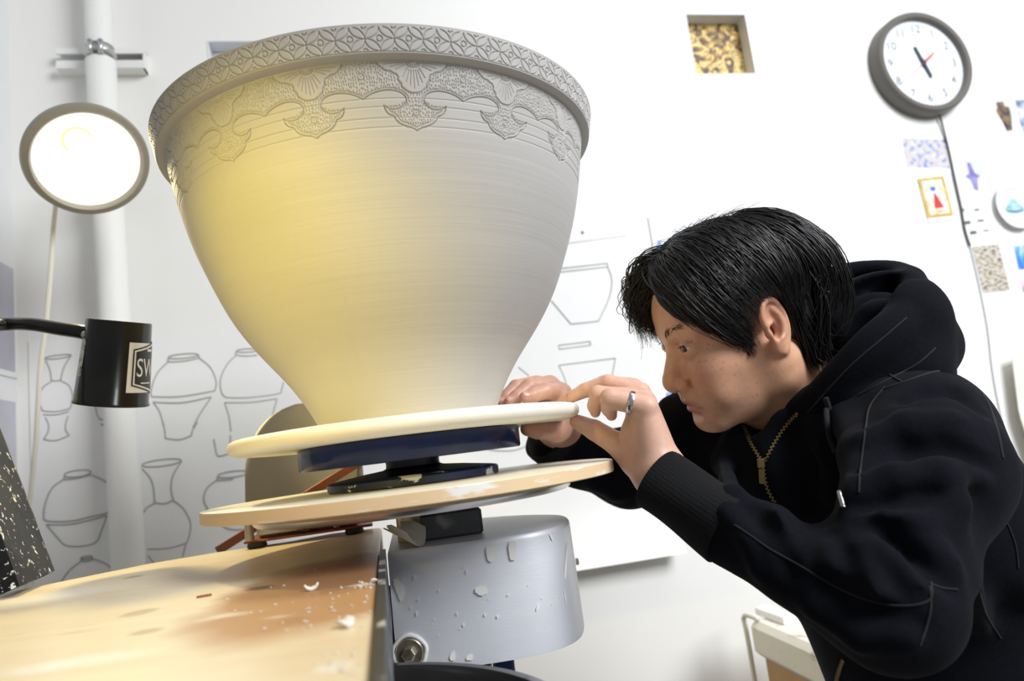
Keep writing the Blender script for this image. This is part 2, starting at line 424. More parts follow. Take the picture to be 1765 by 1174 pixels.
# ================================================================== BENCH
ZBN = -0.092                                   # bench top below the eye
m_bench = mat('bench_maple', (0.80, 0.68, 0.46), 0.36, col2=(0.74, 0.60, 0.385), vscale=5, ramp=(0.35, 0.75), stretch=(1.2, 9, 1), bump=0.08, bscale=40)
def bench_surface(m):
    nt = m.node_tree; b = nt.nodes['Principled BSDF']; src = b.inputs['Base Color'].links[0].from_socket
    tc = nt.nodes.new('ShaderNodeTexCoord')
    def mixin(src, fac, col):
        mx = nt.nodes.new('ShaderNodeMix'); mx.data_type = 'RGBA'; nt.links.new(fac, mx.inputs['Factor']); nt.links.new(src, mx.inputs[6]); mx.inputs[7].default_value = (*col, 1); return mx.outputs[2]
    def noise(scale, stretch, lo, hi, det=5):
        mp = nt.nodes.new('ShaderNodeMapping'); mp.inputs['Scale'].default_value = stretch; nt.links.new(tc.outputs['Object'], mp.inputs[0])
        n = nt.nodes.new('ShaderNodeTexNoise'); n.inputs['Scale'].default_value = scale; n.inputs['Detail'].default_value = det; nt.links.new(mp.outputs[0], n.inputs['Vector'])
        r = nt.nodes.new('ShaderNodeMapRange'); r.inputs[1].default_value = lo; r.inputs[2].default_value = hi; nt.links.new(n.outputs['Fac'], r.inputs[0]); return r.outputs[0]
    def blob(c, rx, ry, soft, amt):
        # patch of wear, stain and painted shade around a spot of the bench, broken up by noise
        mp = nt.nodes.new('ShaderNodeMapping'); mp.vector_type = 'POINT'
        mp.inputs['Location'].default_value = (-c[0]/rx, -c[1]/ry, 0); mp.inputs['Scale'].default_value = (1/rx, 1/ry, 0)
        nt.links.new(tc.outputs['Object'], mp.inputs[0])
        n = nt.nodes.new('ShaderNodeTexNoise'); n.inputs['Scale'].default_value = 14; nt.links.new(tc.outputs['Object'], n.inputs['Vector'])
        ln = nt.nodes.new('ShaderNodeVectorMath'); ln.operation = 'LENGTH'; nt.links.new(mp.outputs[0], ln.inputs[0])
        ad = nt.nodes.new('ShaderNodeMath'); ad.operation = 'MULTIPLY_ADD'; nt.links.new(n.outputs['Fac'], ad.inputs[0]); ad.inputs[1].default_value = 0.55; nt.links.new(ln.outputs['Value'], ad.inputs[2])
        r = nt.nodes.new('ShaderNodeMapRange'); r.inputs[1].default_value = 1.25+soft; r.inputs[2].default_value = 1.25-soft; r.inputs[3].default_value = 0; r.inputs[4].default_value = amt
        nt.links.new(ad.outputs[0], r.inputs[0]); return r.outputs[0]
    def at_px(px, py): q = onz(px, py, ZBN)[:2]-o_b; return (float(q[0]), float(q[1]))
    def spot(px, py, wx, wy, soft, amt, c):
        a, b_, d, e = at_px(px-wx, py), at_px(px+wx, py), at_px(px, py-wy), at_px(px, py+wy)
        return mixin(src, blob(at_px(px, py), math.dist(a, b_)/2, math.dist(d, e)/2, soft, amt), c)
    src = spot(582, 1008, 135, 52, 0.16, 0.9, (0.46, 0.225, 0.09))  # brown stain together with the round board's shadow, painted into the wood colour
    src = spot(590, 985, 110, 30, 0.14, 0.65, (0.24, 0.115, 0.055))  # dark core: shadow below the round board painted into the wood
    src = spot(570, 1125, 80, 35, 0.35, 0.2, (0.60, 0.36, 0.16))
    src = spot(447, 1014, 15, 3, 0.25, 0.9, (0.10, 0.06, 0.03)); src = spot(240, 1056, 17, 4, .3, .6, (.35, .24, .12)); src = spot(252, 1089, 18, 4, .3, .6, (.35, .24, .12)); src = spot(232, 994, 9, 2, .3, .7, (.3, .2, .1)); src = spot(505, 1070, 18, 5, .3, .5, (.35, .2, .1))
    src = spot(150, 1139, 70, 9, .35, .5, (.86, .83, .74)); src = spot(70, 1152, 40, 7, .3, .4, (.88, .86, .80)); src = spot(90, 1028, 60, 8, .4, .6, (.86, .82, .70)); src = spot(575, 1150, 28, 8, .3, .5, (.88, .86, .80))
    src = mixin(src, noise(6, (1, 6, 1), 0.66, 0.72), (0.42, 0.27, 0.13))
    src = mixin(src, noise(5, (1.5, 4, 1), 0.62, 0.72), (0.86, 0.80, 0.66))
    nt.links.new(src, b.inputs['Base Color'])
bl = [(72, 1009), (160, 991), (254, 972), (373, 952), (500, 933)]
pts = [onz(x, y, ZBN)[:2] for x, y in bl]
e0, e1 = onz(655, 955, ZBN)[:2], onz(641, 1174, ZBN)[:2]
ed = (e0-e1)/np.linalg.norm(e0-e1)
far = e0+ed*0.32; near = e1-ed*0.22
out = [(-0.70, 0.10), (-0.72, 0.60), (-0.655, 0.78)]+[tuple(q) for q in pts]+[(-.30, 1.085), tuple(far), tuple(near)]
bench = thing('workbench', 'pale maple workbench with a curved far edge and stained worn top', 'bench', (out[-1][0]-.15, out[-1][1]+.3, 0))
o_b = np.array([e0[0]-.12, e0[1]-.05])
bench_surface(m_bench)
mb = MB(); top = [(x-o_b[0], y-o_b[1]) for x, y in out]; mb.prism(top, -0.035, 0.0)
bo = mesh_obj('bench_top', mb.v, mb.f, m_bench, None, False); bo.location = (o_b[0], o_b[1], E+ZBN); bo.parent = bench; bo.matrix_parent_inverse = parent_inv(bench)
bm_ = bo.modifiers.new('edge', 'BEVEL'); bm_.width = 0.004; bm_.segments = 3; bm_.limit_method = 'ANGLE'
m_trim = mat('blackened_steel', (0.05, 0.055, 0.06), 0.4, 0.6, col2=(0.62, 0.62, 0.60), vscale=22, ramp=(0.56, 0.62), bump=0.2, bscale=80)
ep = np.array([ed[1], -ed[0]])
def v3(xy, z): return np.array([xy[0], xy[1], z])
mb = MB()
q0, q1 = near, e0+ed*.012
mb.add([v3(q0, E+ZBN+.003), v3(q1, E+ZBN+.003), v3(q1+ep*.006, E+ZBN+.003), v3(q0+ep*.006, E+ZBN+.003),
        v3(q0, E+ZBN-.066), v3(q1, E+ZBN-.066), v3(q1+ep*.006, E+ZBN-.066), v3(q0+ep*.006, E+ZBN-.066)],
       [(0, 1, 2, 3)[::-1], (4, 5, 6, 7), (0, 1, 5, 4), (2, 3, 7, 6), (1, 2, 6, 5), (3, 0, 4, 7)])
mb.obj('edge_plate', m_trim, bench, smooth=False)
m_legwood = mat('bench_leg_wood', (0.5, 0.34, 0.18), 0.6, col2=(.4, .26, .13), vscale=6, stretch=(6, 6, 1))
for lx, ly in ((-.64, .18), (-.60, .72), (-.30, .98), (-.21, .20)):
    mb = MB(); mb.box((lx-.03, ly-.03, 0), (lx+.03, ly+.03, E+ZBN-.035), bev=.004); mb.obj('leg', m_legwood, bench, smooth=False)

# ================================================================== WHEEL
AX = np.array([-0.1358, 0.86])
def axc(z): return (AX[0], AX[1], E+z)
m_alu = mat('brushed_aluminium', (0.80, 0.81, 0.83), 0.30, 0.92, col2=(0.66, 0.67, 0.69), vscale=8, stretch=(3, 3, 40), ramp=(.3, .8), bump=0.06, bscale=50)
m_hous = mat('housing_sheet_metal', (0.78, 0.80, 0.86), 0.46, 0.35, col2=(0.82, 0.83, 0.86), vscale=9, stretch=(2, 2, 9), ramp=(.5, .78), bump=0.05, bscale=60)
def add_scuffs(m, col, scale, lo, hi, stretch=(1, 1, 1), rough=0.8):
    nt = m.node_tree; b = nt.nodes['Principled BSDF']
    tc = nt.nodes.new('ShaderNodeTexCoord'); mp = nt.nodes.new('ShaderNodeMapping'); mp.inputs['Scale'].default_value = stretch
    n = nt.nodes.new('ShaderNodeTexNoise'); n.inputs['Scale'].default_value = scale; n.inputs['Detail'].default_value = 6; n.inputs['Roughness'].default_value = .65
    r = nt.nodes.new('ShaderNodeMapRange'); r.inputs[1].default_value = lo; r.inputs[2].default_value = hi
    nt.links.new(tc.outputs['Object'], mp.inputs[0]); nt.links.new(mp.outputs[0], n.inputs['Vector']); nt.links.new(n.outputs['Fac'], r.inputs[0])
    mx = nt.nodes.new('ShaderNodeMix'); mx.data_type = 'RGBA'; nt.links.new(r.outputs[0], mx.inputs['Factor'])
    if b.inputs['Base Color'].links: nt.links.new(b.inputs['Base Color'].links[0].from_socket, mx.inputs[6])
    else: mx.inputs[6].default_value = b.inputs['Base Color'].default_value
    mx.inputs[7].default_value = (*col, 1); nt.links.new(mx.outputs[2], b.inputs['Base Color'])
    if b.inputs['Metallic'].default_value > 0:
        mm = nt.nodes.new('ShaderNodeMath'); mm.operation = 'MULTIPLY_ADD'; nt.links.new(r.outputs[0], mm.inputs[0]); mm.inputs[1].default_value = -b.inputs['Metallic'].default_value; mm.inputs[2].default_value = b.inputs['Metallic'].default_value
        nt.links.new(mm.outputs[0], b.inputs['Metallic'])
    return m
add_scuffs(m_hous, (0.80, 0.79, 0.76), 16, 0.66, 0.70, (1, 1, 0.6))
wheel = thing('pottery_wheel', 'electric pottery wheel with round grey metal motor housing beside the bench', 'pottery wheel', (AX[0], AX[1], 0))
HZ0, HZ1 = -0.216, -0.092
hp = [(-.159, .776), (-.14, .7745), (-.10, .774), (-.045, .778), (.002, .792), (.030, .822), (.041, .87), (.040, .91), (.030, .945), (-.005, .99), (-.05, 1.022), (-.115, 1.045), (-.17, 1.05), (-.203, 1.05)]
crv = spline(hp, 8)
mb = MB()
hc = np.array([-0.10, 0.91])
def ringz(z, sc): return [(hc[0]+(x-hc[0])*sc, hc[1]+(y-hc[1])*sc, z) for x, y in crv]
R_ = [ringz(E+HZ1, .95), ringz(E+HZ1, .985), ringz(E+HZ1-.002, .995), ringz(E+HZ1-.006, 1.0), ringz(E+HZ1-.05, 1.004), ringz(E+HZ0+.003, 1.01), ringz(E+HZ0, 1.008), ringz(E+HZ0, .97)]
n = len(crv); vv = [q for r_ in R_ for q in r_]; ff = []
for k in range(len(R_)-1):
    for i in range(n): ff.append((k*n+i, (k+1)*n+i, (k+1)*n+(i+1) % n, k*n+(i+1) % n))
ff.append(tuple(range(n))); ff.append(tuple((len(R_)-1)*n+i for i in range(n))[::-1])
ho = mesh_obj('motor_housing', vv, ff, m_hous, wheel); sharp_edges(ho.data, 35)
# bolts
m_bolt = mat('zinc_bolt', (0.62, 0.58, 0.48), 0.35, 0.9, col2=(.35, .30, .2), vscale=60)
def bolt(c, ax, r, parent, wash=True):
    mb = MB(); q = Vector(ax).to_track_quat('Z', 'Y')
    if wash: mb.lathe([(0, 0), (r*2.0, 0), (r*2.05, r*.15), (r*1.9, r*.3), (0, r*.3)], 28, c, ax)
    mb.lathe([(0, r*.3), (r*1.05, r*.3), (r*1.05, r*1.0), (r*.85, r*1.2), (0, r*1.2)], 6, c, ax)
    return mb.obj('bolt', m_bolt, parent, auto=30)
bp_ = onz(705, 1127, 0) if False else None
v = ray(706, 1126); t = (0.772)/v[1]; bolt(EYE+v*t, (0, -1, 0), .0072, wheel)
mb = MB(); c_ = EYE+v*t; rg_ = [c_+np.array([(.0172+.0005*math.sin(3*a)+.0004*math.sin(7*a))*math.cos(a), .0005, (.0170+.0005*math.cos(4*a))*math.sin(a)]) for a in np.linspace(0, 2*math.pi, 49)[:-1]]; mb.tube(rg_, .0022, 8, closed=True); mb.obj('slip_ring', mat('dried_slip_ring', (.74, .73, .70), .8, bump=.3), wheel)
bolt((.0425, .90, E-.146), (1, 0, 0), .0042, wheel, False)
m_dark = mat('dark_iron', (0.04, 0.04, 0.042), 0.55, 0.5, bump=.2)
mb = MB(); mb.box((-.24, .779, E+HZ0+.004), (-.150, .80, E+ZBN-.038), bev=.002); mb.obj('dark_gap_plate', m_dark, wheel, smooth=False)  # added dark plate standing in for the shaded gap beside the housing
m_brass = mat('brass_tube', (0.50, 0.38, 0.18), 0.35, 0.9, col2=(.3, .24, .14), vscale=20, stretch=(1, 1, 8))
m_iron = mat('worn_iron', (0.12, 0.125, 0.13), 0.55, 0.55, col2=(.32, .32, .32), vscale=30, ramp=(.55, .7))
mb = MB(); mb.lathe([(.0, -.0525), (.03, -.0525), (.03, -.062), (.026, -.062), (.026, -.0915), (0, -.0915)], 40, axc(0)); mb.obj('shaft', m_brass, wheel, auto=40)
mb = MB(); mb.lathe([(.024, -.052), (.047, -.052), (.047, -.0605), (.024, -.0605)], 48, axc(0), caps=False); mb.obj('shaft_collar', m_iron, wheel, auto=40)
fr = Matrix.Translation((AX[0]+.012, AX[1]+.005, E)) @ Matrix.Rotation(math.radians(12), 4, 'Z')
mb = MB(); mb.box((-.012, -.038, -.0925), (.058, .038, -.0625), fr, .003); mb.obj('bearing_block', m_iron, wheel, smooth=False)
# wheel head: aluminium disc
mb = MB(); mb.lathe([(0, -.0401), (.178, -.0401), (.183, -.0425), (.1845, -.046), (.183, -.0500), (.180, -.0520), (0, -.0520)], 128, axc(0)); mb.obj('wheel_head', m_alu, wheel, auto=40)
m_legblue = mat('navy_leg_paint', (0.02, 0.045, 0.16), 0.35, col2=(.012, .02, .06), vscale=12)
v = ray(868, 1140); q = EYE+v*(.86/v[1])
mb = MB(); mb.box((q[0]-.012, q[1]-.012, 0), (q[0]+.012, q[1]+.012, E+HZ0), bev=.003); mb.obj('leg', m_legblue, wheel, smooth=False)
mb = MB(); mb.box((q[0]-.045, q[1]+.03, 0), (q[0]-.018, q[1]+.06, E+HZ0), bev=.003); mb.obj('leg', m_dark, wheel, smooth=False)
mb = MB(); mb.box((-.15, .98, 0), (-.12, 1.01, E+HZ0), bev=.003); mb.obj('leg', m_legblue, wheel, smooth=False)

# lower round board on the wheel head
m_board = mat('cream_board', (0.86, 0.82, 0.70), 0.42, col2=(0.84, 0.78, 0.62), vscale=5, bump=.05)
m_board_edge = mat('ochre_board_edge', (0.78, 0.58, 0.34), 0.5, bump=.08)
add_scuffs(m_board_edge, (0.84, 0.81, 0.74), 13, 0.55, 0.62, (1, 1, 5))
m_splat = m_board
brd = thing('lower_bat', 'wide cream round board with scuffed ochre rim lying on the wheel head', 'board', axc(-.0400))
mb = MB(); mb.lathe([(0, -.0268), (.2340, -.0268), (.2352, -.0272)], 160, axc(0), caps=False); mb.obj('board_face', m_board, brd, auto=40)
mb = MB(); mb.lathe([(.2352, -.0272), (.2355, -.0279), (.2355, -.0388), (.2346, -.0397), (.2335, -.0399), (0, -.0400)], 160, axc(0), caps=False); mb.obj('board_rim', m_board_edge, brd, auto=20)

# navy banding wheel
m_navy = mat('navy_enamel', (0.006, 0.020, 0.105), 0.24, col2=(0.01, 0.018, 0.06), vscale=10, coat=.2, bump=.03, spec=.3)
add_scuffs(m_navy, (0.20, 0.10, 0.04), 30, .68, .72, (1, 1, 3))
m_navy2 = mat('navy_enamel_chipped', (0.010, 0.02, 0.075), 0.4, col2=(0.012, 0.015, 0.03), vscale=10, bump=.05)
add_scuffs(m_navy2, (0.62, 0.64, 0.68), 20, .57, .595, (1, 1, 1.6))
band = thing('banding_wheel', 'navy enamelled banding wheel with chipped foot standing on the cream board', 'turntable', axc(-.0266))
mb = MB(); mb.lathe([(0, .0262), (.129, .0262), (.1305, .0255), (.1308, .024), (.1305, .003), (.129, .0012), (.125, .001), (.123, .004), (.035, .006), (.0, .006)], 128, axc(0)); mb.obj('turntable', m_navy, band, auto=40)
mb = MB(); mb.lathe([(.033, .006), (.0315, -.002), (.032, -.0065), (.036, -.0082), (.06, -.0105), (.094, -.0150)], 96, axc(0), caps=False); mb.obj('pedestal', mat('navy_shadow_enamel', (.010, .014, .03), .4), band, auto=50)  # darker copy of the navy: shade beneath the turntable put into the colour
mb = MB(); mb.lathe([(.094, -.0150), (.0995, -.0162), (.101, -.0180), (.1008, -.0250), (.099, -.0266), (0, -.0266)], 128, axc(0), caps=False); mb.obj('foot', m_navy2, band, auto=40)

# upper bat under the bowl
m_bat = mat('pale_bat', (0.80, 0.745, 0.62), 0.6, col2=(0.84, 0.80, 0.71), vscale=6, stretch=(1, 1, 4), ramp=(.35, .65), bump=.12, bscale=70)
mb = MB(); mb.lathe([(0, .0431), (.196, .0431), (.2, .0427), (.2030, .0410), (.2048, .0380), (.2050, .0350), (.2042, .0315), (.2010, .0285), (.196, .0266), (0, .0263)], 160)
bat = mb.obj('upper_bat', m_bat, auto=40, world=Matrix.Translation(axc(0)))
tag(bat, 'thick pale round bat with rounded edge directly under the giant bowl', 'board')

# ================================================================== BOWL
m_clay = mat('leather_hard_clay', (0.465, 0.45, 0.43), 0.62, col2=(0.425, 0.41, 0.385), vscale=3.2, stretch=(1, 1, 7), ramp=(.3, .8), bump=0.10, bscale=9, spec=.3)
# throwing rings: fine horizontal relief
def rings(m):
    nt = m.node_tree; b = nt.nodes['Principled BSDF']
    tc = nt.nodes.new('ShaderNodeTexCoord'); mp = nt.nodes.new('ShaderNodeMapping'); mp.inputs['Scale'].default_value = (1.0, 1.0, 60)
    n = nt.nodes.new('ShaderNodeTexNoise'); n.inputs['Scale'].default_value = 2.0; n.inputs['Detail'].default_value = 5; n.inputs['Roughness'].default_value = .6
    nt.links.new(tc.outputs['Object'], mp.inputs[0]); nt.links.new(mp.outputs[0], n.inputs['Vector'])
    bp = nt.nodes.new('ShaderNodeBump'); bp.inputs['Strength'].default_value = .22; bp.inputs['Distance'].default_value = .0022
    nt.links.new(n.outputs['Fac'], bp.inputs['Height']); nt.links.new(bp.outputs[0], b.inputs['Normal'])
rings(m_clay)
BX = AX+np.array([0.0018, 0])
bowl = thing('giant_bowl', 'giant unfired clay bowl with carved rim standing on the upper bat', 'bowl', (BX[0], BX[1], E+.0434))
kz = np.array([.0434, .060, .075, .105, .14, .18, .22, .26, .30, .335, .3680])
kr = np.array([.1032, .1105, .1183, .1376, .1648, .1914, .2101, .2257, .2377, .2455, .2520])
def natspline(xk, yk, x):
    n = len(xk); h = np.diff(xk); A = np.eye(n); b = np.zeros(n)
    for i in range(1, n-1):
        A[i, i-1], A[i, i], A[i, i+1] = h[i-1], 2*(h[i-1]+h[i]), h[i]; b[i] = 3*((yk[i+1]-yk[i])/h[i]-(yk[i]-yk[i-1])/h[i-1])
    c = np.linalg.solve(A, b); i = np.clip(np.searchsorted(xk, x)-1, 0, n-2); t = x-xk[i]
    return yk[i]+((yk[i+1]-yk[i])/h[i]-h[i]*(2*c[i]+c[i+1])/3)*t+c[i]*t*t+(c[i+1]-c[i])/(3*h[i])*t**3
def revolve(prof, th, disp=None):
    """prof (m,2) r,z ; th (n,) closed ring ; disp (n,m) radial"""
    R = np.repeat(prof[None, :, 0], len(th), 0); Zz = np.repeat(prof[None, :, 1], len(th), 0)
    if disp is not None: R = R+disp
    v = np.stack([BX[0]+R*np.sin(th)[:, None], BX[1]-R*np.cos(th)[:, None], E+Zz], -1).reshape(-1, 3)
    n, m = len(th), len(prof); i = np.arange(n)[:, None]; k = np.arange(m-1)[None, :]; j = (i+1) % n
    f = np.stack([i*m+k, j*m+k, j*m+k+1, i*m+k+1], -1).reshape(-1, 4)
    return v, f
TH0 = math.radians(17.0)                       # one carved motif is centred here; 16 motifs round the bowl
def thetas(step_deg):
    a = np.arange(-80, 98, step_deg); b = np.arange(98, 280, 2.0)
    return np.radians(np.concatenate([a, b]))
# --- heightfield of one motif: x in degrees (-11.25..11.25), z
CX, CZ = 0.00030, 0.00030
RM = 0.2475
xs = np.arange(-math.radians(11.25)*RM, math.radians(11.25)*RM, CX); zs_ = np.arange(.298, .3715, CZ)
GX, GZ = np.meshgrid(xs, zs_, indexing='ij')
def D(deg): return math.radians(deg)*RM
def seg_dist(poly):
    d = np.full(GX.shape, 1.0)
    for (x0, z0), (x1, z1) in zip(poly[:-1], poly[1:]):
        ex, ez = x1-x0, z1-z0; L = ex*ex+ez*ez+1e-14
        t = np.clip(((GX-x0)*ex+(GZ-z0)*ez)/L, 0, 1); d = np.minimum(d, np.hypot(GX-x0-t*ex, GZ-z0-t*ez))
    return d
cell = np.zeros(GX.shape)
def groove(poly, w=.0007, dep=.0011, sm=True, both=True):
    global cell
    p = np.array([(D(a), z) for a, z in poly])
    if sm and len(p) > 2: p = spline(p, 6)
    for s in ((1, -1) if both else (1,)):
        d = seg_dist([(q[0]*s, q[1]) for q in p]); cell = np.minimum(cell, -dep*1.55*np.exp(-(d/(w*.66))**2))
    return p
head_out = [(0, .3042), (.9, .3066), (2.3, .3082), (3.7, .3108), (4.5, .3142), (5.0, .3178)]
head_side = [(5.0, .3178), (5.9, .3192), (6.6, .3225), (6.95, .3272)]
horn_in = [(6.95, .3272), (5.8, .3246), (4.2, .3240), (2.8, .3265), (2.0, .3305), (2.2, .3355), (3.4, .3394), (5.3, .3412), (7.5, .3405), (9.6, .3378), (11.25, .3338)]
for pl in (head_out, head_side, horn_in): groove(pl, .00075, .0014)
# inner parallel line of the scallops
inner = [(0, .3070), (.7, .3090), (2.1, .3108), (3.3, .3130), (4.0, .3160), (4.5, .3192), (5.3, .3208), (5.9, .3232)]
inner2 = [(5.9, .3262), (4.2, .3262), (2.6, .3292), (1.55, .3310)]
inner3 = [(1.5, .3312), (1.7, .3366), (3.2, .3412), (5.3, .3432), (7.5, .3426), (9.8, .3396), (11.25, .3362)]
groove(inner, .0006, .0009); groove(inner3, .0006, .0009)
side_pet = [(7.75, .3690), (7.4, .3645), (6.6, .3612), (5.8, .3588), (5.0, .3584), (4.3, .3566), (3.7, .3556)]
mid_pet = [(3.7, .3556), (3.35, .3525), (3.5, .3505), (2.75, .3470), (2.85, .3450), (2.0, .3415), (1.0, .3390), (0, .3385)]
groove(side_pet, .00065, .0013); groove(mid_pet, .00065, .0013)
groove([(0, .3620), (.8, .3626), (1.3, .3645), (1.5, .3685)], .0006, .001); groove([(0, .3637), (.5, .3641), (.85, .3655), (1.0, .3685)], .0005, .0008)
for a0, z0, a1, z1 in ((0, .359, 0, .3425), (.5, .359, .9, .3450), (.9, .3595, 1.8, .3480), (1.3, .361, 2.5, .3525), (1.8, .3636, 3.9, .3595), (2.0, .3650, 5.0, .3618), (2.0, .3665, 6.2, .3650)):
    groove([(a0, z0), (a1, z1)], .0005, .0008, False)
def ringline(a, z, r): return [(a+math.degrees(r*math.cos(t)/RM), z+r*math.sin(t)) for t in np.linspace(0, 2*math.pi, 25)]
groove(ringline(0, .3205, .0029), .0005, .0011, False, False); groove(ringline(11.25, .3540, .0029), .0005, .0011, False); groove(ringline(-11.25, .3540, .0029), .0005, .0011, False, False)
groove([(0, .3205), (0, .3206)], .0006, .0012, False, False); groove([(11.25, .3540), (11.25, .3541)], .0006, .0012, False)
# stippled ground: short vertical dashes inside the scallops, outside the petals
def inside(poly, x, z):
    c = False; n = len(poly)
    for i in range(n):
        x0, z0 = poly[i]; x1, z1 = poly[i-1]
        if (z0 > z) != (z1 > z) and x < (x1-x0)*(z-z0)/(z1-z0)+x0: c = not c
    return c
half = lambda p: [(abs(a), z) for a, z in p]
region = [(0, .3082)]+inner[1:]+inner2+inner3[1:]+[(11.25, .3685), (0, .3685)]
petal = [(0, .3378)]+mid_pet[::-1]+side_pet[::-1]+[(8.0, .371), (0, .371)]
rs = random.Random(3); placed = []
for _ in range(2600):
    a, z = rs.uniform(0, 11.2), rs.uniform(.307, .3668)
    if not inside(region, a, z) or inside(petal, a, z): continue
    x = D(a)
    if math.hypot(x, z-.3205) < .0042 or math.hypot(x-D(11.25), z-.3540) < .0042: continue
    if any(abs(x-px) < .0016 and abs(z-pz) < .0024 for px, pz in placed): continue
    placed.append((x, z))
for x, z in placed:
    for s in (1, -1):
        i = int((x*s-xs[0])/CX); k = int((z-zs_[0])/CZ)
        sl = (slice(max(i-4, 0), i+5), slice(max(k-6, 0), k+7))
        gx, gz = GX[sl], GZ[sl]
        d = np.hypot(gx-x*s, np.maximum(np.abs(gz-z)-.00065, 0)); cell[sl] = np.minimum(cell[sl], -.0013*np.exp(-(d/.00045)**2))
def cell_h(th, z):
    a = (np.degrees(th-TH0)+11.25) % 22.5-11.25
    fi = np.clip((np.radians(a)*RM-xs[0])/CX, 0, len(xs)-1.001); fk = np.clip((z-zs_[0])/CZ, 0, len(zs_)-1.001)
    i = fi.astype(int); k = fk.astype(int); u, w = fi-i, fk-k
    return cell[i, k]*(1-u)*(1-w)+cell[i+1, k]*u*(1-w)+cell[i, k+1]*(1-u)*w+cell[i+1, k+1]*u*w
# body below the carving
zb = np.concatenate([[.0434, .0440, .0450], np.linspace(.047, .300, 90)]); rb = natspline(kz, kr, zb)
rb[0] -= .0022; rb[1] -= .0008
v, f = revolve(np.stack([rb, zb], 1), np.radians(np.arange(0, 360, 1.4))); mesh_obj('bowl_wall', v, f, m_clay, bowl)
# carved band
zc_ = np.linspace(.300, .3680, 184); rc_ = natspline(kz, kr, zc_); th = thetas(.088)
TT, ZZ = np.meshgrid(th, zc_, indexing='ij'); dsp = cell_h(TT, ZZ)
for zl in (.3335, .3262, .3160, .3078): dsp = np.minimum(dsp, -.0006*np.exp(-((ZZ-zl)/.0006)**2))
fade = ((np.degrees(TT) > -79.5) & (np.degrees(TT) < 97)).astype(float); dsp = dsp*fade*np.clip((.3678-ZZ)/.0012, 0, 1)
v, f = revolve(np.stack([rc_, zc_], 1), th, dsp); mesh_obj('carved_band', v, f, m_clay, bowl)
# rim with its interlaced circles
rimp = [(.2519, .3680), (.2540, .3683), (.2570, .3688), (.2598, .3694), (.2613, .3700), (.2620, .3706), (.2613, .3710), (.2618, .3714)]
s_ = np.linspace(0, 1, 70); r0_, z0_, r1_, z1_ = .2620, .3716, .2668, .3935
rimp += [(r0_+(r1_-r0_)*t, z0_+(z1_-z0_)*t) for t in s_]
rimp += [(.2664, .3940), (.2672, .3948), (.2672, .3958), (.2660, .3964), (.2620, .3965), (.2580, .3955), (.2560, .3920)]
rimp = np.array(rimp); TT, ZZ = np.meshgrid(th, rimp[:, 1], indexing='ij')
NR = 62; per = 2*math.pi/NR; tc_ = math.radians(16.16)
x = ((TT-tc_)/per+.5) % 1.0-.5; y = (ZZ-(z0_+z1_)/2)/(z1_-z0_)          # unit cell, -0.5..0.5 both ways
Wm = per*.264; Hm = .0225; wm = (Wm+Hm)/2
dd = np.abs(np.hypot(x, y)-.5)
for cx_ in (-.5, .5):
    for cy_ in (-.5, .5):
        dd = np.minimum(dd, np.abs(np.hypot(x-cx_, y-cy_)-.5)); dd = np.minimum(dd, np.abs(np.hypot((x-cx_)*Wm, (y-cy_)*Hm)-.0021)/wm)
dd = np.minimum(dd, np.abs(np.hypot(x*Wm, y*Hm)-.0026)/wm)
dr = -.0016*np.exp(-(dd*wm/.00046)**2)
lens = np.zeros_like(dd)
dr = np.where((ZZ > z0_) & (ZZ < z1_), dr, 0.0)
dr = dr-.0010*np.exp(-((ZZ-.3711)/.0004)**2)*(rimp[None, :, 0] > .2605)
dr = dr*((np.degrees(TT) > -79.5) & (np.degrees(TT) < 97))
v, f = revolve(rimp, th, dr); mesh_obj('rim', v, f, m_clay, bowl)
inn = np.array([(.2560, .3920), (.243, .364), (.231, .30), (.214, .25), (.185, .20), (.15, .14), (.11, .085), (.06, .062), (.0005, .058)])
v, f = revolve(inn, np.radians(np.arange(0, 360, 3))); mesh_obj('inside', v, f, m_clay, bowl)
# trimmed coil line at the foot
mb = MB(); mb.lathe([(.101, .0434), (.1042, .0434), (.1046, .0441), (.1038, .0447), (.101, .0447)], 128, (BX[0], BX[1], E)); mb.obj('foot_ring', m_clay, bowl)

# ================================================================== LAMPS
m_rim = mat('taupe_lamp_rim', (0.30, 0.275, 0.21), 0.45, 0.3)
m_glow = mat('lamp_diffuser', (0.9, 0.85, 0.7), 0.6, emit=(1.0, 0.98, 0.93), estr=1.15)
m_arc = mat('circular_tube', (0.05, 0.05, 0.03), 0.5, emit=(1.0, 0.90, 0.30), estr=1.0)
m_shade = mat('lamp_shade_enamel', (0.78, 0.76, 0.70), 0.4)
LC = P(151, 276, 1.22); LTGT = np.array([-0.22, 0.66, E-0.02])
ld_ = (LTGT-LC)/np.linalg.norm(LTGT-LC); LR = 97/FPX*1.22
lamp = thing('dish_lamp', 'lit round dish lamp with taupe rim clamped to the white pipe', 'lamp', LC)
mb = MB(); mb.lathe([(LR*.845, .000), (LR*.85, .006), (LR*.89, .012), (LR*.985, .010), (LR*1.01, .001), (LR*1.0, -.006), (LR*.9, -.006)], 72, LC, ld_, caps=False); mb.obj('rim', m_rim, lamp, auto=60)
mb = MB(); mb.lathe([(0, .0045), (LR*.5, .004), (LR*.85, .0)], 64, LC, ld_, caps=False); mb.obj('diffuser', m_glow, lamp)
mb = MB(); mb.lathe([(LR*.97, -.006), (LR*.93, -.030), (LR*.72, -.062), (LR*.42, -.085), (LR*.34, -.12), (LR*.30, -.150), (0, -.153)], 56, LC, ld_, caps=False); mb.obj('shade', m_shade, lamp, auto=60)
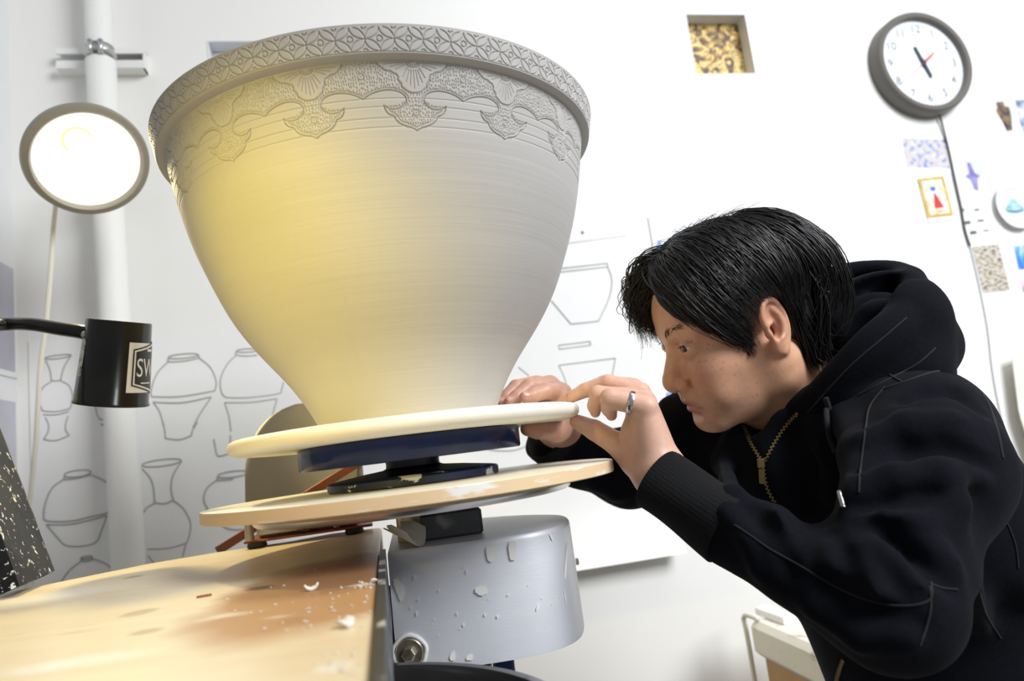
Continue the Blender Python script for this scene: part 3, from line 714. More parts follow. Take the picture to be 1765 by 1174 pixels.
ll_ = bpy.data.lights.new('lamp_light', 'SPOT'); ll_.spot_size = math.radians(150); ll_.spot_blend = .5; ll_.shadow_soft_size = .03; ll_.energy = LAMP_W; ll_.color = LAMP_C
lo_ = bpy.data.objects.new('lamp_light', ll_); C.objects.link(lo_); lo_.location = LC+ld_*.040; lo_.rotation_euler = Vector(ld_).to_track_quat('-Z', 'Y').to_euler(); lo_.parent = lamp; lo_.matrix_parent_inverse = parent_inv(lamp)
qx = Vector(ld_).to_track_quat('Z', 'Y')
v = ray(134, 243); ac = EYE+v*(np.dot(LC+ld_*.012-EYE, ld_)/np.dot(v, ld_))
sx_ = _R-ld_*(_R@ld_); sx_ /= np.linalg.norm(sx_); sy_ = np.cross(ld_, sx_)
if sy_[2] < 0: sy_ = -sy_
arc = [ac+.022*(sx_*math.cos(a)+sy_*math.sin(a)) for a in np.linspace(math.radians(5), math.radians(215), 24)]
mb = MB(); mb.tube(arc, .0018, 8); mb.obj('tube', m_arc, lamp)
bk = LC-ld_*.145
pj = pipe_at(bk[2]-.02); mb = MB(); mb.tube(spline([bk, bk-ld_*.05, pj+(bk-pj)*.35+EZ*.03, pj+EN*pr_*.8], 6), .008, 10); mb.obj('arm', m_rim, lamp)
mb = MB(); mb.lathe([(pr_*1.03, -.02), (pr_*1.2, -.02), (pr_*1.2, .02), (pr_*1.03, .02)], 32, pj, pd*-1, caps=False); mb.obj('clamp', m_rim, lamp, auto=40)
m_cord = mat('white_cord', (0.80, 0.77, 0.66), 0.5)
cp = [P(97, 350, 1.27), P(92, 395, 1.28), P(87, 470, 1.28), P(79, 560, 1.29), P(69, 640, 1.30), P(62, 760, 1.31), P(52, 860, 1.32), P(46, 930, 1.33), P(44, 1060, 1.36)]
mb = MB(); mb.tube([LC-ld_*.1-EZ*.02]+list(spline(cp, 8)), .0042, 8); mb.obj('power_cord', m_cord, lamp)

m_blk = mat('gloss_black_enamel', (0.006, 0.0055, 0.005), 0.2, coat=.15, spec=.35, col2=(.012, .011, .010), vscale=20)
add_scuffs(m_blk, (.35, .33, .28), 55, .74, .77)
ct, cb = P(206, 556, .936), P(192, 695, .934)
ca_ = (ct-cb)/np.linalg.norm(ct-cb); Hc = np.linalg.norm(ct-cb); RC = .0385
bl_ = thing('black_task_lamp', 'black tin-can task lamp on a curved arm reaching in from the left', 'lamp', (P(-138, 850, .70)[0], P(-138, 850, .70)[1], E+ZBN))
# local frame of the can: x to the viewer's right, y away from the viewer
cyv = ray(200, 625); cyv = cyv-ca_*(cyv@ca_); cyv /= np.linalg.norm(cyv); cxv = np.cross(cyv, ca_)
if cxv[0] < 0: cxv = -cxv
def CY(a, h, r): return cb+ca_*h+r*(cxv*math.sin(a)-cyv*math.cos(a))      # a = 0 faces the viewer
def cyl_lathe(prof, n=72):
    m = len(prof); v = []; f = []
    for i in range(n):
        for r, h in prof: v.append(CY(2*math.pi*i/n, h, r))
    for i in range(n):
        for k in range(m-1): f.append((i*m+k, ((i+1) % n)*m+k, ((i+1) % n)*m+k+1, i*m+k+1))
    return v, f
RB = RC*1.14
v, f = cyl_lathe([(RB*1.03, -.001), (RB*1.035, .001), (RB, .003), (RC, Hc), (RC*.985, Hc+.002), (0, Hc+.0025)]); o = mesh_obj('can', v, f, m_blk, bl_); sharp_edges(o.data, 50)
v, f = cyl_lathe([(RB*1.03, -.001), (RB*.96, .001), (RC*.95, Hc-.01), (0, Hc-.012)]); mesh_obj('reflector', v, f, m_dark, bl_)
def rad(h): return RB+(RC-RB)*h/Hc
apts = [P(158, 578, .925), P(140, 572, .925), P(100, 566, .93), P(55, 559, .94), P(10, 559, .95), P(-45, 568, .90), P(-90, 600, .84), P(-120, 660, .78), P(-135, 750, .73), P(-138, 850, .70)]
apts = spline(apts, 8); base_pt = np.array([apts[-1][0], apts[-1][1], E+ZBN+.013])
mb = MB(); mb.tube(np.vstack([apts, base_pt]), np.concatenate([np.linspace(.0095, .0075, len(apts)), [.0075]]), 12); mb.obj('arm', m_blk, bl_)
mb = MB(); mb.lathe([(0, 0), (.06, 0), (.06, .008), (.05, .014), (0, .015)], 40, (base_pt[0], base_pt[1], E+ZBN+.0006)); mb.obj('base', m_blk, bl_, auto=40)
m_chrome = mat('screw_steel', (.6, .6, .58), .25, 1.0)
mb = MB(); mb.lathe([(0, .005), (.003, .0045), (.0048, .002), (.005, 0)], 16, P(147, 577, .912), -ray(147, 577)/np.linalg.norm(ray(147, 577)), caps=False); mb.obj('screw', m_chrome, bl_)
def patch(a0, a1, h0, h1, off, n=16, top=None, bot=None):
    v = []; f = []
    for i in range(n+1):
        t = i/n; a = a0+(a1-a0)*t
        hb = h0 if bot is None else bot(t); ht = h1 if top is None else top(t)
        for h in (hb, ht): v.append(CY(a, h, rad(h)+off))
    for i in range(n): f.append((2*i, 2*i+2, 2*i+3, 2*i+1))
    return v, f
m_stick = mat('white_sticker', (.88, .89, .93), .35); m_sblk = mat('sticker_black', (.012, .012, .014), .4); m_silver = mat('silver_label', (.55, .54, .48), .4, .5, col2=(.1, .1, .1), vscale=160, ramp=(.5, .6))
hS0, hS1 = .018*1, Hc-.024
s0_, s1_ = math.radians(20), math.radians(160)
v, f = patch(s0_, s1_, hS0, hS1, .0004); st_ = mesh_obj('sticker', v, f, m_stick, bl_)
hm = (hS0+hS1)/2
def hexa(a0, a1, hw, tip):
    up = lambda t: hm+hw+tip*(1-abs(2*t-1)); dn = lambda t: hm-hw-tip*(1-abs(2*t-1)); return patch(a0, a1, 0, 0, 0, 24, up, dn)
def hex_obj(name, d, a0, hw, tip, m, off):
    a1 = math.pi-a0; up = lambda t: hm+hw+tip*(1-abs(2*t-1)); dn = lambda t: hm-hw-tip*(1-abs(2*t-1))
    v, f = patch(a0, a1, 0, 0, off, 24, up, dn); mesh_obj(name, v, f, m, st_)
hex_obj('badge_border', 0, math.radians(27.5), .0235, .012, m_sblk, .0007)
hex_obj('badge_ring', 0, math.radians(30), .0220, .0115, m_stick, .0009)
hex_obj('badge', 0, math.radians(33), .0205, .0105, m_sblk, .0011)
import bmesh
def wrap_text(txt, size, s_left, h, off, m, name, xscale=1.0, align_left=True):
    v, f = text_mesh(txt, size)
    x0 = min(q[0] for q in v); bm2 = bmesh.new(); bv = [bm2.verts.new(((q[0]-x0)*xscale, q[1], 0)) for q in v]
    for q in f:
        try: bm2.faces.new([bv[i] for i in q])
        except ValueError: pass
    w = max(b.co.x for b in bv); x = .002
    while x < w:
        bmesh.ops.bisect_plane(bm2, geom=bm2.verts[:]+bm2.edges[:]+bm2.faces[:], plane_co=(x, 0, 0), plane_no=(1, 0, 0)); x += .002
    bm2.verts.index_update()
    vv = [CY(s_left+b.co.x/RC, h+b.co.y, rad(h+b.co.y)+off) for b in bm2.verts]; ff = [[b.index for b in q.verts] for q in bm2.faces]; bm2.free()
    return mesh_obj(name, vv, ff, m, st_, False)
wrap_text('SWI', .034, math.radians(35.5), hm-.001, .0014, m_stick, 'lettering', .62)
wrap_text('· FOR', .006, math.radians(60), hm+.0235, .0014, m_stick, 'small_print', .8) if False else None
v, f = patch(math.radians(58), math.radians(74), hm+.0215, hm+.0245, .0014, 3); mesh_obj('small_print', v, f, m_stick, st_)
v, f = patch(math.radians(45), math.radians(72), hm-.0205, hm-.0190, .0014, 4); mesh_obj('small_print', v, f, m_stick, st_)
v, f = patch(math.radians(-76), math.radians(-60), Hc-.072, Hc-.024, .0005, 4); mesh_obj('rating_label', v, f, m_silver, bl_)

# ================================================================== THINGS ON AND AROUND THE BENCH
# old scale with upright metal scoop, behind the wheel
q0, q1 = onz(427, 947, ZBN), onz(636, 917, ZBN)
dx = (q1-q0); L_ = np.linalg.norm(dx); dx /= L_; dy = np.cross([0, 0, 1.0], dx)
fs = frame(q0+EZ*.0006, dx, dy, EZ)
m_red = mat('chipped_red_paint', (0.34, 0.075, 0.035), 0.45, .2, col2=(.22, .08, .05), vscale=30)
m_pan = mat('dull_aluminium_pan', (0.36, 0.335, 0.285), 0.5, .45, col2=(.30, .28, .24), vscale=7, ramp=(.35, .7), bump=.08, bscale=20)
add_scuffs(m_pan, (.62, .58, .5), 9, .64, .68)
m_body = mat('tinned_body', (0.55, 0.52, 0.46), 0.35, .8, col2=(.40, .36, .28), vscale=20)
m_rub = mat('black_rubber', (.035, .035, .025), .6)
sc = thing('bench_scale', 'old metal bench scale with upright rounded grey pan and red base behind the wheel', 'scale', q0)
mb = MB(); mb.box((-.004, -.006, .007), (L_+.006, .11, .0105), fs, .001); mb.obj('base_plate', m_red, sc, smooth=False)
mb = MB(); mb.box((.012, .002, .0105), (L_-.012, .10, .0445), fs, .005); mb.obj('body', m_body, sc, smooth=False)
for x, y in ((.012, .004), (L_-.02, .004), (.012, .095), (L_-.02, .095)):
    mb = MB(); mb.lathe([(0, 0), (.012, 0), (.0135, .002), (.012, .0072), (0, .0072)], 20, fs @ Vector((x, y, 0))); mb.obj('rubber_foot', m_rub, sc, auto=40)
mb = MB(); mb.lathe([(.0, .0), (.006, 0), (.006, .024), (0, .024)], 14, fs @ Vector((.004, -.004, .0105))); mb.obj('post', m_body, sc, auto=40)
mb = MB(); mb.lathe([(0, 0), (.0125, 0), (.0125, .006), (.010, .008), (0, .008)], 28, fs @ Vector((L_*.5, .002, .026)), -dy); mb.obj('dial_knob', m_rub, sc, auto=40)
mb = MB(); mb.lathe([(.0125, 0), (.0135, 0), (.0135, .004), (.0125, .004)], 28, fs @ Vector((L_*.47, .002, .026)), -dy, caps=False); mb.obj('dial_ring', m_red, sc, auto=40)
mb = MB(); 
hx = [fs @ Vector((L_*.735+.0035*math.cos(a), -.004+.0035*math.sin(a), 0.011+a*.0005)) for a in np.linspace(0, 2*math.pi*9, 120)]
mb.tube(hx, .0012, 6); mb.obj('spring', m_body, sc)
mb = MB(); mb.box((L_*.88, -.0005, .014), (L_*.94, .003, .036), fs, .001); mb.obj('red_label', m_red, sc, smooth=False)
# pan: rounded-top curved sheet
pw = .5*(np.linalg.norm(P(619, 812, 1.14)-P(432, 840, 1.14)))
pcx = L_*.45; ph = float((P(530, 702, 1.14))[2]-(E+ZBN))-.02
NV, NU = 26, 22; v = []
for side in (0, 1):
    for i in range(NV+1):
        t = i/NV; z = .03+ph*t
        w = pw*(1.0 if t < .35 else math.sqrt(max(1-((t-.35)/.655)**2.3, 0)))
        for k in range(NU+1):
            s = (k/NU*2-1); x = pcx+s*w
            y = .085+.05*t-.03*(1-(x-pcx)**2/pw**2)*-1+side*.002
            v.append(fs @ Vector((x, y, z)))
f = []; nn = (NV+1)*(NU+1); I = lambda s, i, k: s*nn+i*(NU+1)+k
for i in range(NV):
    for k in range(NU):
        f.append((I(0, i, k), I(0, i, k+1), I(0, i+1, k+1), I(0, i+1, k))); f.append((I(1, i, k), I(1, i+1, k), I(1, i+1, k+1), I(1, i, k+1)))
for i in range(NV): f.append((I(0, i, 0), I(0, i+1, 0), I(1, i+1, 0), I(1, i, 0))); f.append((I(0, i, NU), I(1, i, NU), I(1, i+1, NU), I(0, i+1, NU)))
mesh_obj('pan', v, f, m_pan, sc)
la, lb = P(374, 950, 1.04), P(622, 795, 1.12)
lx_ = (lb-la); ll = np.linalg.norm(lx_); lx_ /= ll; ly_ = np.cross(EZ, lx_); ly_ /= np.linalg.norm(ly_); lz_ = np.cross(lx_, ly_)
mb = MB(); mb.box((0, -.004, -.0065), (ll, .004, .0065), frame(la, lx_, ly_, lz_), .001); mb.obj('red_bar', m_red, sc, smooth=False)

# black splattered board leaning at the left
m_splash = mat('splattered_black_paint', (.008, .008, .008), .5, spec=.3, col2=(.025, .025, .022), vscale=12)
add_scuffs(m_splash, (.82, .81, .76), 110, .61, .63); add_scuffs(m_splash, (.78, .74, .62), 16, .63, .655)
A_, B_ = onz(74, 1003, ZBN), onz(0, 1036, ZBN)
bx = (B_-A_); bx /= np.linalg.norm(bx)
Tp = P(-2, 800, float((A_-EYE)@_F)+.06); up_ = Tp-A_; 
wv = np.cross(bx, up_); wv /= np.linalg.norm(wv)
if wv[1] < 0: wv = -wv
up_ /= np.linalg.norm(up_)
def lean(s, t, w): return A_+bx*s+up_*t+wv*w+EZ*.006
bd = thing('splattered_board', 'black paint-splattered board leaning at the left end of the bench', 'board', lean(.1, 0, 0))
def slab(s0, s1, t0, t1, w0, w1, sh=0.0):
    mb = MB(); mb.add([lean(s+(0 if True else 0), t, w) for w in (w0, w1) for t in (t0, t1) for s in (s0, s1)], [(0, 1, 3, 2), (4, 6, 7, 5), (0, 4, 5, 1), (2, 3, 7, 6), (0, 2, 6, 4), (1, 5, 7, 3)]); return mb
slab(0, .13, 0, .34, .0, .014).obj('panel', m_splash, bd, smooth=False)
slab(0, .13, .001, .030, -.010, .0).obj('ledge', m_splash, bd, smooth=False)
slab(-.003, 0, 0, .34, .0, .014).obj('edge_strip', mat('grey_edge', (.28, .28, .27), .5, col2=(.1, .1, .1), vscale=30), bd, smooth=False)
m_cream = mat('cream_paint', (.80, .74, .58), .6, bump=.2)
pg = [(.062, .036), (.040, .036), (.045, .05), (.040, .06), (.050, .075), (.052, .088), (.066, .092), (.075, .105), (.125, .10), (.125, .036)]
mb = MB(); n = len(pg); mb.add([lean(s, t, -.0008) for s, t in pg]+[lean(s, t, .0005) for s, t in pg], [tuple(range(n))]+[(i, (i+1) % n, n+(i+1) % n, n+i) for i in range(n)]); mb.obj('cream_patch', m_cream, bd, smooth=False)

# black barrel rim in the lower foreground
m_barrel = mat('black_barrel', (.012, .012, .013), .22, coat=.4, col2=(.03, .03, .03), vscale=8)
mb = MB(); mb.lathe([(0, 0), (.175, 0), (.185, .02), (.198, E-.1895), (.203, E-.1865), (.206, E-.1815), (.203, E-.177), (.196, E-.177), (.192, E-.1815), (.186, E-.21), (.17, .03), (0, .03)], 128)
tag(mb.obj('splash_barrel', m_barrel, auto=40, world=Matrix.Translation((-.185, .475, 0))), 'glossy black barrel rim at the bottom edge below the motor housing', 'barrel')

# torn clay shell on the housing, shavings on the bench
m_dry = mat('dry_clay', (.78, .72, .62), .8, col2=(.70, .64, .54), vscale=60, bump=.2)
def curl(name, c, r, w, a0, a1, yaw, tilt, label, m=m_dry, th=.0012, grp=None):
    n = 14; v = []; R3 = Matrix.Rotation(yaw, 3, 'Z') @ Matrix.Rotation(tilt, 3, 'X')
    rr = random.Random(hash(label) % 1000 if False else int(abs(c[0])*9999))
    for i in range(n+1):
        a = a0+(a1-a0)*i/n; jag = 1+.25*math.sin(i*1.7)+rr.uniform(-.08, .08)
        taper = .35+.65*math.sin(math.pi*(i+.6)/(n+1.2))
        for s, q in ((-1, r), (1, r), (-1, r-th), (1, r-th)):
            v.append(R3 @ Vector((q*math.cos(a), s*w*.5*taper*(jag if s > 0 else 1), q*math.sin(a))))
    zmin = min(q.z for q in v)
    f = []
    for i in range(n):
        b, e = 4*i, 4*i+4
        f += [(b, e, e+1, b+1), (b+2, b+3, e+3, e+2), (b, b+2, e+2, e), (b+1, e+1, e+3, b+3)]
    f += [(0, 1, 3, 2), (4*n, 4*n+2, 4*n+3, 4*n+1)]
    o = mesh_obj(name, [(q.x, q.y, q.z-zmin) for q in v], f, m, world=Matrix.Translation(tuple(c)))
    return tag(o, label, 'clay scrap', grp)
hz = E+HZ1
q = onz(712, 946, HZ1); curl('clay_shell', (q[0], q[1]+.012, hz), .024, .044, math.radians(205), math.radians(335), math.radians(70), math.radians(28), 'curved shard of pale dried clay lying on the motor housing')
q = onz(672, 938, HZ1)
def on_bench(px, py): q = onz(px, py, ZBN); return (q[0], q[1], E+ZBN)
curl('clay_shaving', on_bench(537, 1018), .006, .007, math.radians(200), math.radians(345), .3, .2, 'small white curl of clay in the dark stain and painted shade on the bench')
curl('clay_shaving', on_bench(599, 1081), .007, .010, math.radians(215), math.radians(330), 1.2, .25, 'white clay curl near the steel bench edge, the one closer to the viewer')
curl('clay_shaving', on_bench(690, 0) if False else on_bench(648, 1004), .004, .006, math.radians(215), math.radians(330), 2.2, .2, 'tiny clay curl right beside the steel edge plate')
o = curl('wood_splinter', on_bench(352, 1029), .004, .003, math.radians(250), math.radians(290), 0, 0, 'tiny reddish brown splinter lying alone on the bench', mat('splinter_brown', (.30, .10, .04), .7))
mb = MB(); mb.box((-.006, -.0012, 0), (.006, .0012, .0018), Matrix.Rotation(.35, 4, 'Z'), .0005)
o2 = mb.obj('splinter_tmp', MATS['splinter_brown'], smooth=False); o.data = o2.data; bpy.data.objects.remove(o2)
mb = MB(); rs = random.Random(5)
for px, py, n, sp in ((560, 1035, 34, 60), (600, 1145, 30, 34), (640, 1010, 26, 24), (480, 1050, 16, 60)):
    for _ in range(n):
        q = onz(px+rs.gauss(0, sp), py+rs.gauss(0, sp*.35), ZBN)
        if (q[:2]-e1)@ep > -.004: continue
        s = rs.uniform(.0004, .0013); mb.box((-s, -s*.7, .0002), (s, s*.7, s), Matrix.Translation((q[0], q[1], E+ZBN)) @ Matrix.Rotation(rs.uniform(0, 3), 4, 'Z'), s*.3)
dust = mb.obj('clay_crumbs', m_dry, smooth=False); dust['kind'] = 'stuff'; tag(dust, 'fine pale clay crumbs scattered over the stained end of the bench', 'crumbs')
# clay smears on the motor housing
m_smear = mat('dried_slip', (.80, .79, .76), .8, bump=.2)
def smear(pxs, name='slip_mark'):
    """flat patch of dried slip lying on the front of the housing"""
    v = []; rj = random.Random(int(pxs[0][0]*7)); c0 = np.mean(pxs, 0)
    for x, y in spline(pxs, 5, True):
        k_ = 1+rj.uniform(-.16, .10); x, y = c0[0]+(x-c0[0])*k_, c0[1]+(y-c0[1])*(1+(k_-1)*.5)
        r_ = ray(x, y)
        best = None
        for i in range(len(crv)):
            a, b = np.array(crv[i]), np.array(crv[(i+1) % len(crv)])
            e = b-a; den = r_[0]*e[1]-r_[1]*e[0]
            if abs(den) < 1e-9: continue
            t = (a[0]*e[1]-a[1]*e[0])/den; u = (a[0]*r_[1]-a[1]*r_[0])/den
            if t > 0 and -1e-6 <= u <= 1+1e-6 and (best is None or t < best): best = t
        if best is None: return
        v.append(EYE+r_*(best-.0026))
    n = len(v); c = sum(v)/n; v = v+[c]; mesh_obj(name, v, [(i, (i+1) % n, n) for i in range(n)], m_smear, ho, False)
Z5 = lambda pts: [(600+x/3.739, 860+y/3.739) for x, y in pts]
smear(Z5([(292, 520), (315, 515), (345, 560), (365, 600), (350, 655), (335, 660), (315, 610), (298, 570)]))
smear(Z5([(890, 315), (955, 308), (958, 370), (930, 405), (905, 400), (893, 360)]))
smear(Z5([(1035, 285), (1080, 280), (1085, 375), (1060, 398), (1040, 380)]))
smear(Z5([(820, 580), (850, 562), (890, 575), (895, 605), (860, 625), (822, 605)]))
smear(Z5([(655, 1010), (685, 985), (690, 1035), (660, 1042)])); smear(Z5([(765, 1015), (800, 1005), (800, 1035), (765, 1040)]))
smear(Z5([(1408, 290), (1415, 300), (1405, 500), (1393, 515), (1395, 440)])); smear(Z5([(1300, 225), (1310, 232), (1322, 262), (1312, 262)]))
smear(Z5([(1390, 590), (1396, 592), (1410, 675), (1404, 672)])); smear(Z5([(1215, 700), (1232, 672), (1230, 700), (1214, 722)]))

rj2 = random.Random(8)
for _ in range(26):
    x, y = rj2.uniform(690, 980), rj2.uniform(960, 1100); s = rj2.uniform(.7, 2.6); smear([(x-s*.5, y-s), (x+s*.6, y-s*.8), (x+s*.5, y+s*rj2.uniform(.8, 3)), (x-s*.6, y+s)])

# canvas-covered table in the right background
m_canvas = mat('stained_canvas', (.74, .72, .66), .85, col2=(.50, .40, .32), vscale=22, ramp=(.60, .72), bump=1.0, bscale=22)
m_twood = mat('table_wood', (.42, .25, .11), .6, col2=(.34, .2, .09), vscale=5, stretch=(1, 1, 6))
ta = P(1288, 1068, 1.52); zt = ta[2]-E
tb = onz(1400, 1117, zt); tx = (tb-ta); tx /= np.linalg.norm(tx); ty = np.cross(EZ, tx); zt_h = float((P(1288, 1128, 1.52))[2]-ta[2])
if ty[1] < 0: ty = -ty
ft = frame((ta[0], ta[1], 0), tx, ty, EZ)
tab = thing('canvas_table', 'wooden table covered with stained cream canvas behind the man', 'table', ta*np.array([1, 1, 0]))
nx_, nz_ = 30, 10; v = []; f = []
top_z = ta[2]
mb = MB(); mb.box((0, 0, top_z+zt_h), (.30, .22, top_z), ft, .012); cv = mb.obj('canvas_cover', m_canvas, tab, smooth=False)
for x, y in ((.03, .05), (.23, .05), (.03, .17), (.23, .17)):
    mb = MB(); mb.box((x, y-.03, 0), (x+.06, y+.03, top_z+zt_h+.004), ft, .003); mb.obj('leg', m_twood, tab, smooth=False)
mb = MB(); mb.box((.02, .015, top_z+zt_h-.10), (.28, .04, top_z+zt_h+.002), ft, .003); mb.obj('apron', m_twood, tab, smooth=False)
pts_ = [ft @ Vector((-.012, .0, z)) for z in (0.001, .4, top_z-.05, top_z+.004)]+[ft @ Vector((.03, .01, top_z+.006))]
mb = MB(); mb.tube(spline([tuple(q) for q in pts_], 5), .0055, 8); tag(mb.obj('hose', mat('cream_hose', (.74, .72, .64), .5)), 'cream cord hanging down the left corner of the canvas table', 'cord')
inv_ = ft.inverted(); tq = []
for px, py in ((1302, 1060), (1352, 1079), (1366, 1071), (1320, 1052)):
    q = inv_ @ Vector(tuple(onz(px, py, zt))); tq.append((q.x, q.y))
mb = MB(); mb.prism([(x, y) for x, y in tq], top_z, top_z+.016, ft); o = mb.obj('white_tray', mat('white_plastic', (.80, .80, .80), .35), smooth=False); tag(o, 'flat white plastic slab lying on the canvas table', 'tray')
b_ = o.modifiers.new('edge', 'BEVEL'); b_.width = .004; b_.segments = 3

# ================================================================== THINGS ON THE WALLS
def ramp_mat(name, cols, scale, kind='noise', stretch=(1, 1, 1), distort=0.0, rough=.5, detail=3):
    m = bpy.data.materials.new(name); m.use_nodes = True; nt = m.node_tree; b = nt.nodes['Principled BSDF']; b.inputs['Roughness'].default_value = rough
    tc = nt.nodes.new('ShaderNodeTexCoord'); mp = nt.nodes.new('ShaderNodeMapping'); mp.inputs['Scale'].default_value = stretch; nt.links.new(tc.outputs['Object'], mp.inputs[0])
    if kind == 'noise':
        n = nt.nodes.new('ShaderNodeTexNoise'); n.inputs['Scale'].default_value = scale; n.inputs['Detail'].default_value = detail; n.inputs['Distortion'].default_value = distort; o = n.outputs['Fac']
    else:
        n = nt.nodes.new('ShaderNodeTexVoronoi'); n.inputs['Scale'].default_value = scale; o = n.outputs['Distance' if kind == 'vor' else 'Color']
    nt.links.new(mp.outputs[0], n.inputs['Vector'])
    r = nt.nodes.new('ShaderNodeValToRGB'); e = r.color_ramp.elements
    while len(e) < len(cols): e.new(0.5)
    for k, (p, c) in enumerate(cols): e[k].position = p; e[k].color = (*c, 1)
    nt.links.new(o, r.inputs[0]); nt.links.new(r.outputs[0], b.inputs['Base Color']); return m
m_card = mat('photo_paper', (.80, .80, .80), .4)
def quad_fit(corners, off):
    q = np.array([wuz(x, y, off) for x, y in corners])      # TL TR BR BL
    c = q.mean(0); ex = (q[1]-q[0]+q[2]-q[3])/2; ey = (q[0]-q[3]+q[1]-q[2])/2
    a1 = math.atan2(ex[1], ex[0]); a2 = math.atan2(-ey[0], ey[1])
    return c, np.linalg.norm(ex), np.linalg.norm(ey), (a1+a2)/2
def sheet(name, corners, m, off=.0015, th=.0012, parent=None, label=None, cat=None, group=None):
    c, w, h, a = quad_fit(corners, off)
    fr = frame_uz(c[0], c[1], off, a)
    mb = MB(); mb.box((-w/2, -h/2, -th), (w/2, h/2, 0))
    o = mb.obj(name, m, None, smooth=False, world=fr)
    if parent is not None: o.parent = parent; o.matrix_parent_inverse = parent.matrix_world.inverted()
    if label: tag(o, label, cat, group)
    return o, w, h
def on_sheet(name, poly, parent, m, lift=.0006):
    """flat shape in the sheet's own metres"""
    n = len(poly); mb = MB(); mb.add([(x, y, lift) for x, y in poly]+[(x, y, .0001) for x, y in poly], [tuple(range(n))]+[(i, n+i, n+(i+1) % n, (i+1) % n) for i in range(n)])
    o = mb.obj(name, m, None, smooth=False, world=parent.matrix_world.copy()); o.parent = parent; o.matrix_parent_inverse = parent.matrix_world.inverted(); return o
Zc = lambda pts: [(1525+x/3.089, 140+y/3.089) for x, y in pts]
# niche pictures
m_gold = ramp_mat('gilded_carving_print', [(.30, (.01, .008, .006)), (.42, (.10, .045, .015)), (.50, (.50, .30, .05)), (.58, (.80, .62, .22)), (.66, (.10, .06, .02)), (.76, (.72, .55, .2))], 26, distort=1.6, detail=2)
def niche_print(q, m, label, name):
    fr = frame_uz((q[0]+q[2])/2, (q[1]+q[3])/2, -NDEP+.003); w, h = q[2]-q[0], q[3]-q[1]
    mb = MB(); mb.box((-w/2+.0015, -h/2+.001, -.002), (w/2-.0015, h/2-.002, 0)); o = mb.obj(name, m, smooth=False, world=fr); return tag(o, label, 'picture')
niche_print(n1, m_gold, 'print of golden carved curls set into the square wall niche', 'niche_print')
niche_print(n2, mat('pale_blue_print', (.74, .80, .95), .5, col2=(.8, .84, .95), vscale=5), 'pale bluish print in the niche half hidden behind the giant bowl', 'niche_print')
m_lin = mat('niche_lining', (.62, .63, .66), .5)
def niche_lining(q):
    t = .003; d = NDEP-.004
    for k, (u0, z0, u1, z1) in enumerate(((q[0], q[3]-t, q[2], q[3]), (q[0], q[1], q[0]+t, q[3]-t), (q[2]-t, q[1], q[2], q[3]-t), (q[0]+t, q[1], q[2]-t, q[1]+t))):
        fr = frame_uz((u0+u1)/2, (z0+z1)/2, 0); mb = MB(); mb.box((-(u1-u0)/2, -(z1-z0)/2, -d), ((u1-u0)/2, (z1-z0)/2, .002), fr)
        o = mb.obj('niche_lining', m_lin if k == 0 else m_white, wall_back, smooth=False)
niche_lining(n1); niche_lining(n2)

# clock
CD = .045
cc = wuz(1597.5, 104, CD); fc = frame_uz(cc[0], cc[1], CD)
dcl = float((W(cc[0], cc[1], CD)-EYE)@_F)
R1 = 80.5/FPX*dcl; R2 = R1*1.135
clock = thing('wall_clock', 'round wall clock with grey brown case and white dial high on the wall', 'clock', W(cc[0], cc[1], 0))
m_case = mat('clock_case', (.115, .105, .092), .45); m_dial = mat('clock_dial', (.78, .82, .87), .5); m_dig = mat('clock_digits', (.05, .055, .065), .6); m_redh = mat('clock_red', (.55, .06, .05), .5); m_hand = mat('clock_hands', (.03, .045, .07), .5)
def loc_obj(mb, name, m, parent, fr, smooth=True, auto=None):
    mb.v = [tuple(fr @ Vector(q)) for q in mb.v]; return mb.obj(name, m, parent, smooth, auto)
mb = MB(); mb.lathe([(R2*1.03, -CD), (R2*1.03, -.012), (R2*1.01, -.003), (R2*.985, 0), (R1*1.03, -.001), (R1*1.0, -.008), (R1*.995, -.016)], 96, caps=False); loc_obj(mb, 'case', m_case, clock, fc, auto=35)
mb = MB(); mb.lathe([(0, -.0165), (R1*1.01, -.0165)], 96, caps=False); dial = loc_obj(mb, 'dial', m_dial, clock, fc)
for hN in range(1, 13):
    a = math.radians(90-30*hN); v, f = text_mesh(str(hN), R1*.27)
    mb = MB(); mb.add([fc @ Vector((x+R1*.80*math.cos(a), y+R1*.80*math.sin(a), -.0158)) for x, y, z in v], f); mb.obj('numeral', m_dig, dial, smooth=False)
mb = MB()
for k in range(60):
    a = math.radians(6*k); fr = fc @ Matrix.Rotation(a, 4, 'Z'); mb.box((R1*.93, -.0006, -.0160), (R1*.965, .0006, -.0157), fr)
mk = mb.obj('minute_marks', m_dig, dial, smooth=False)
v, f = text_mesh('· · · · · · ·', R1*.10); mb = MB(); 
mb.box((-R1*.27, -R1*.345, -.0160), (R1*.27, -R1*.335, -.0157), fc); mb.obj('maker_line', mat('faint_print', (.5, .53, .57), .6), dial, smooth=False)
def hand(name, a, l0, l1, w, z, m, tap=.7):
    fr = fc @ Matrix.Rotation(math.radians(90-a), 4, 'Z'); mb = MB()
    mb.prism([(-l0, -w), (l1, -w*tap), (l1, w*tap), (-l0, w)], z, z+.0012, fr); return mb.obj(name, m, clock, smooth=False)
hand('hour_hand', 341, R1*.10, R1*.40, .0065, -.0135, m_hand); hand('minute_hand', 160, R1*.1, R1*.36, .0055, -.0118, m_hand)
hand('second_hand', 234, R1*.15, R1*.80, .0012, -.0095, m_redh); hand('second_hand_tail', 54, -R1*.02, R1*.36, .0040, -.0092, m_redh)
mb = MB(); mb.lathe([(0, -.0075), (.006, -.008), (.006, -.014)], 20, caps=False); loc_obj(mb, 'hub', m_hand, clock, fc)
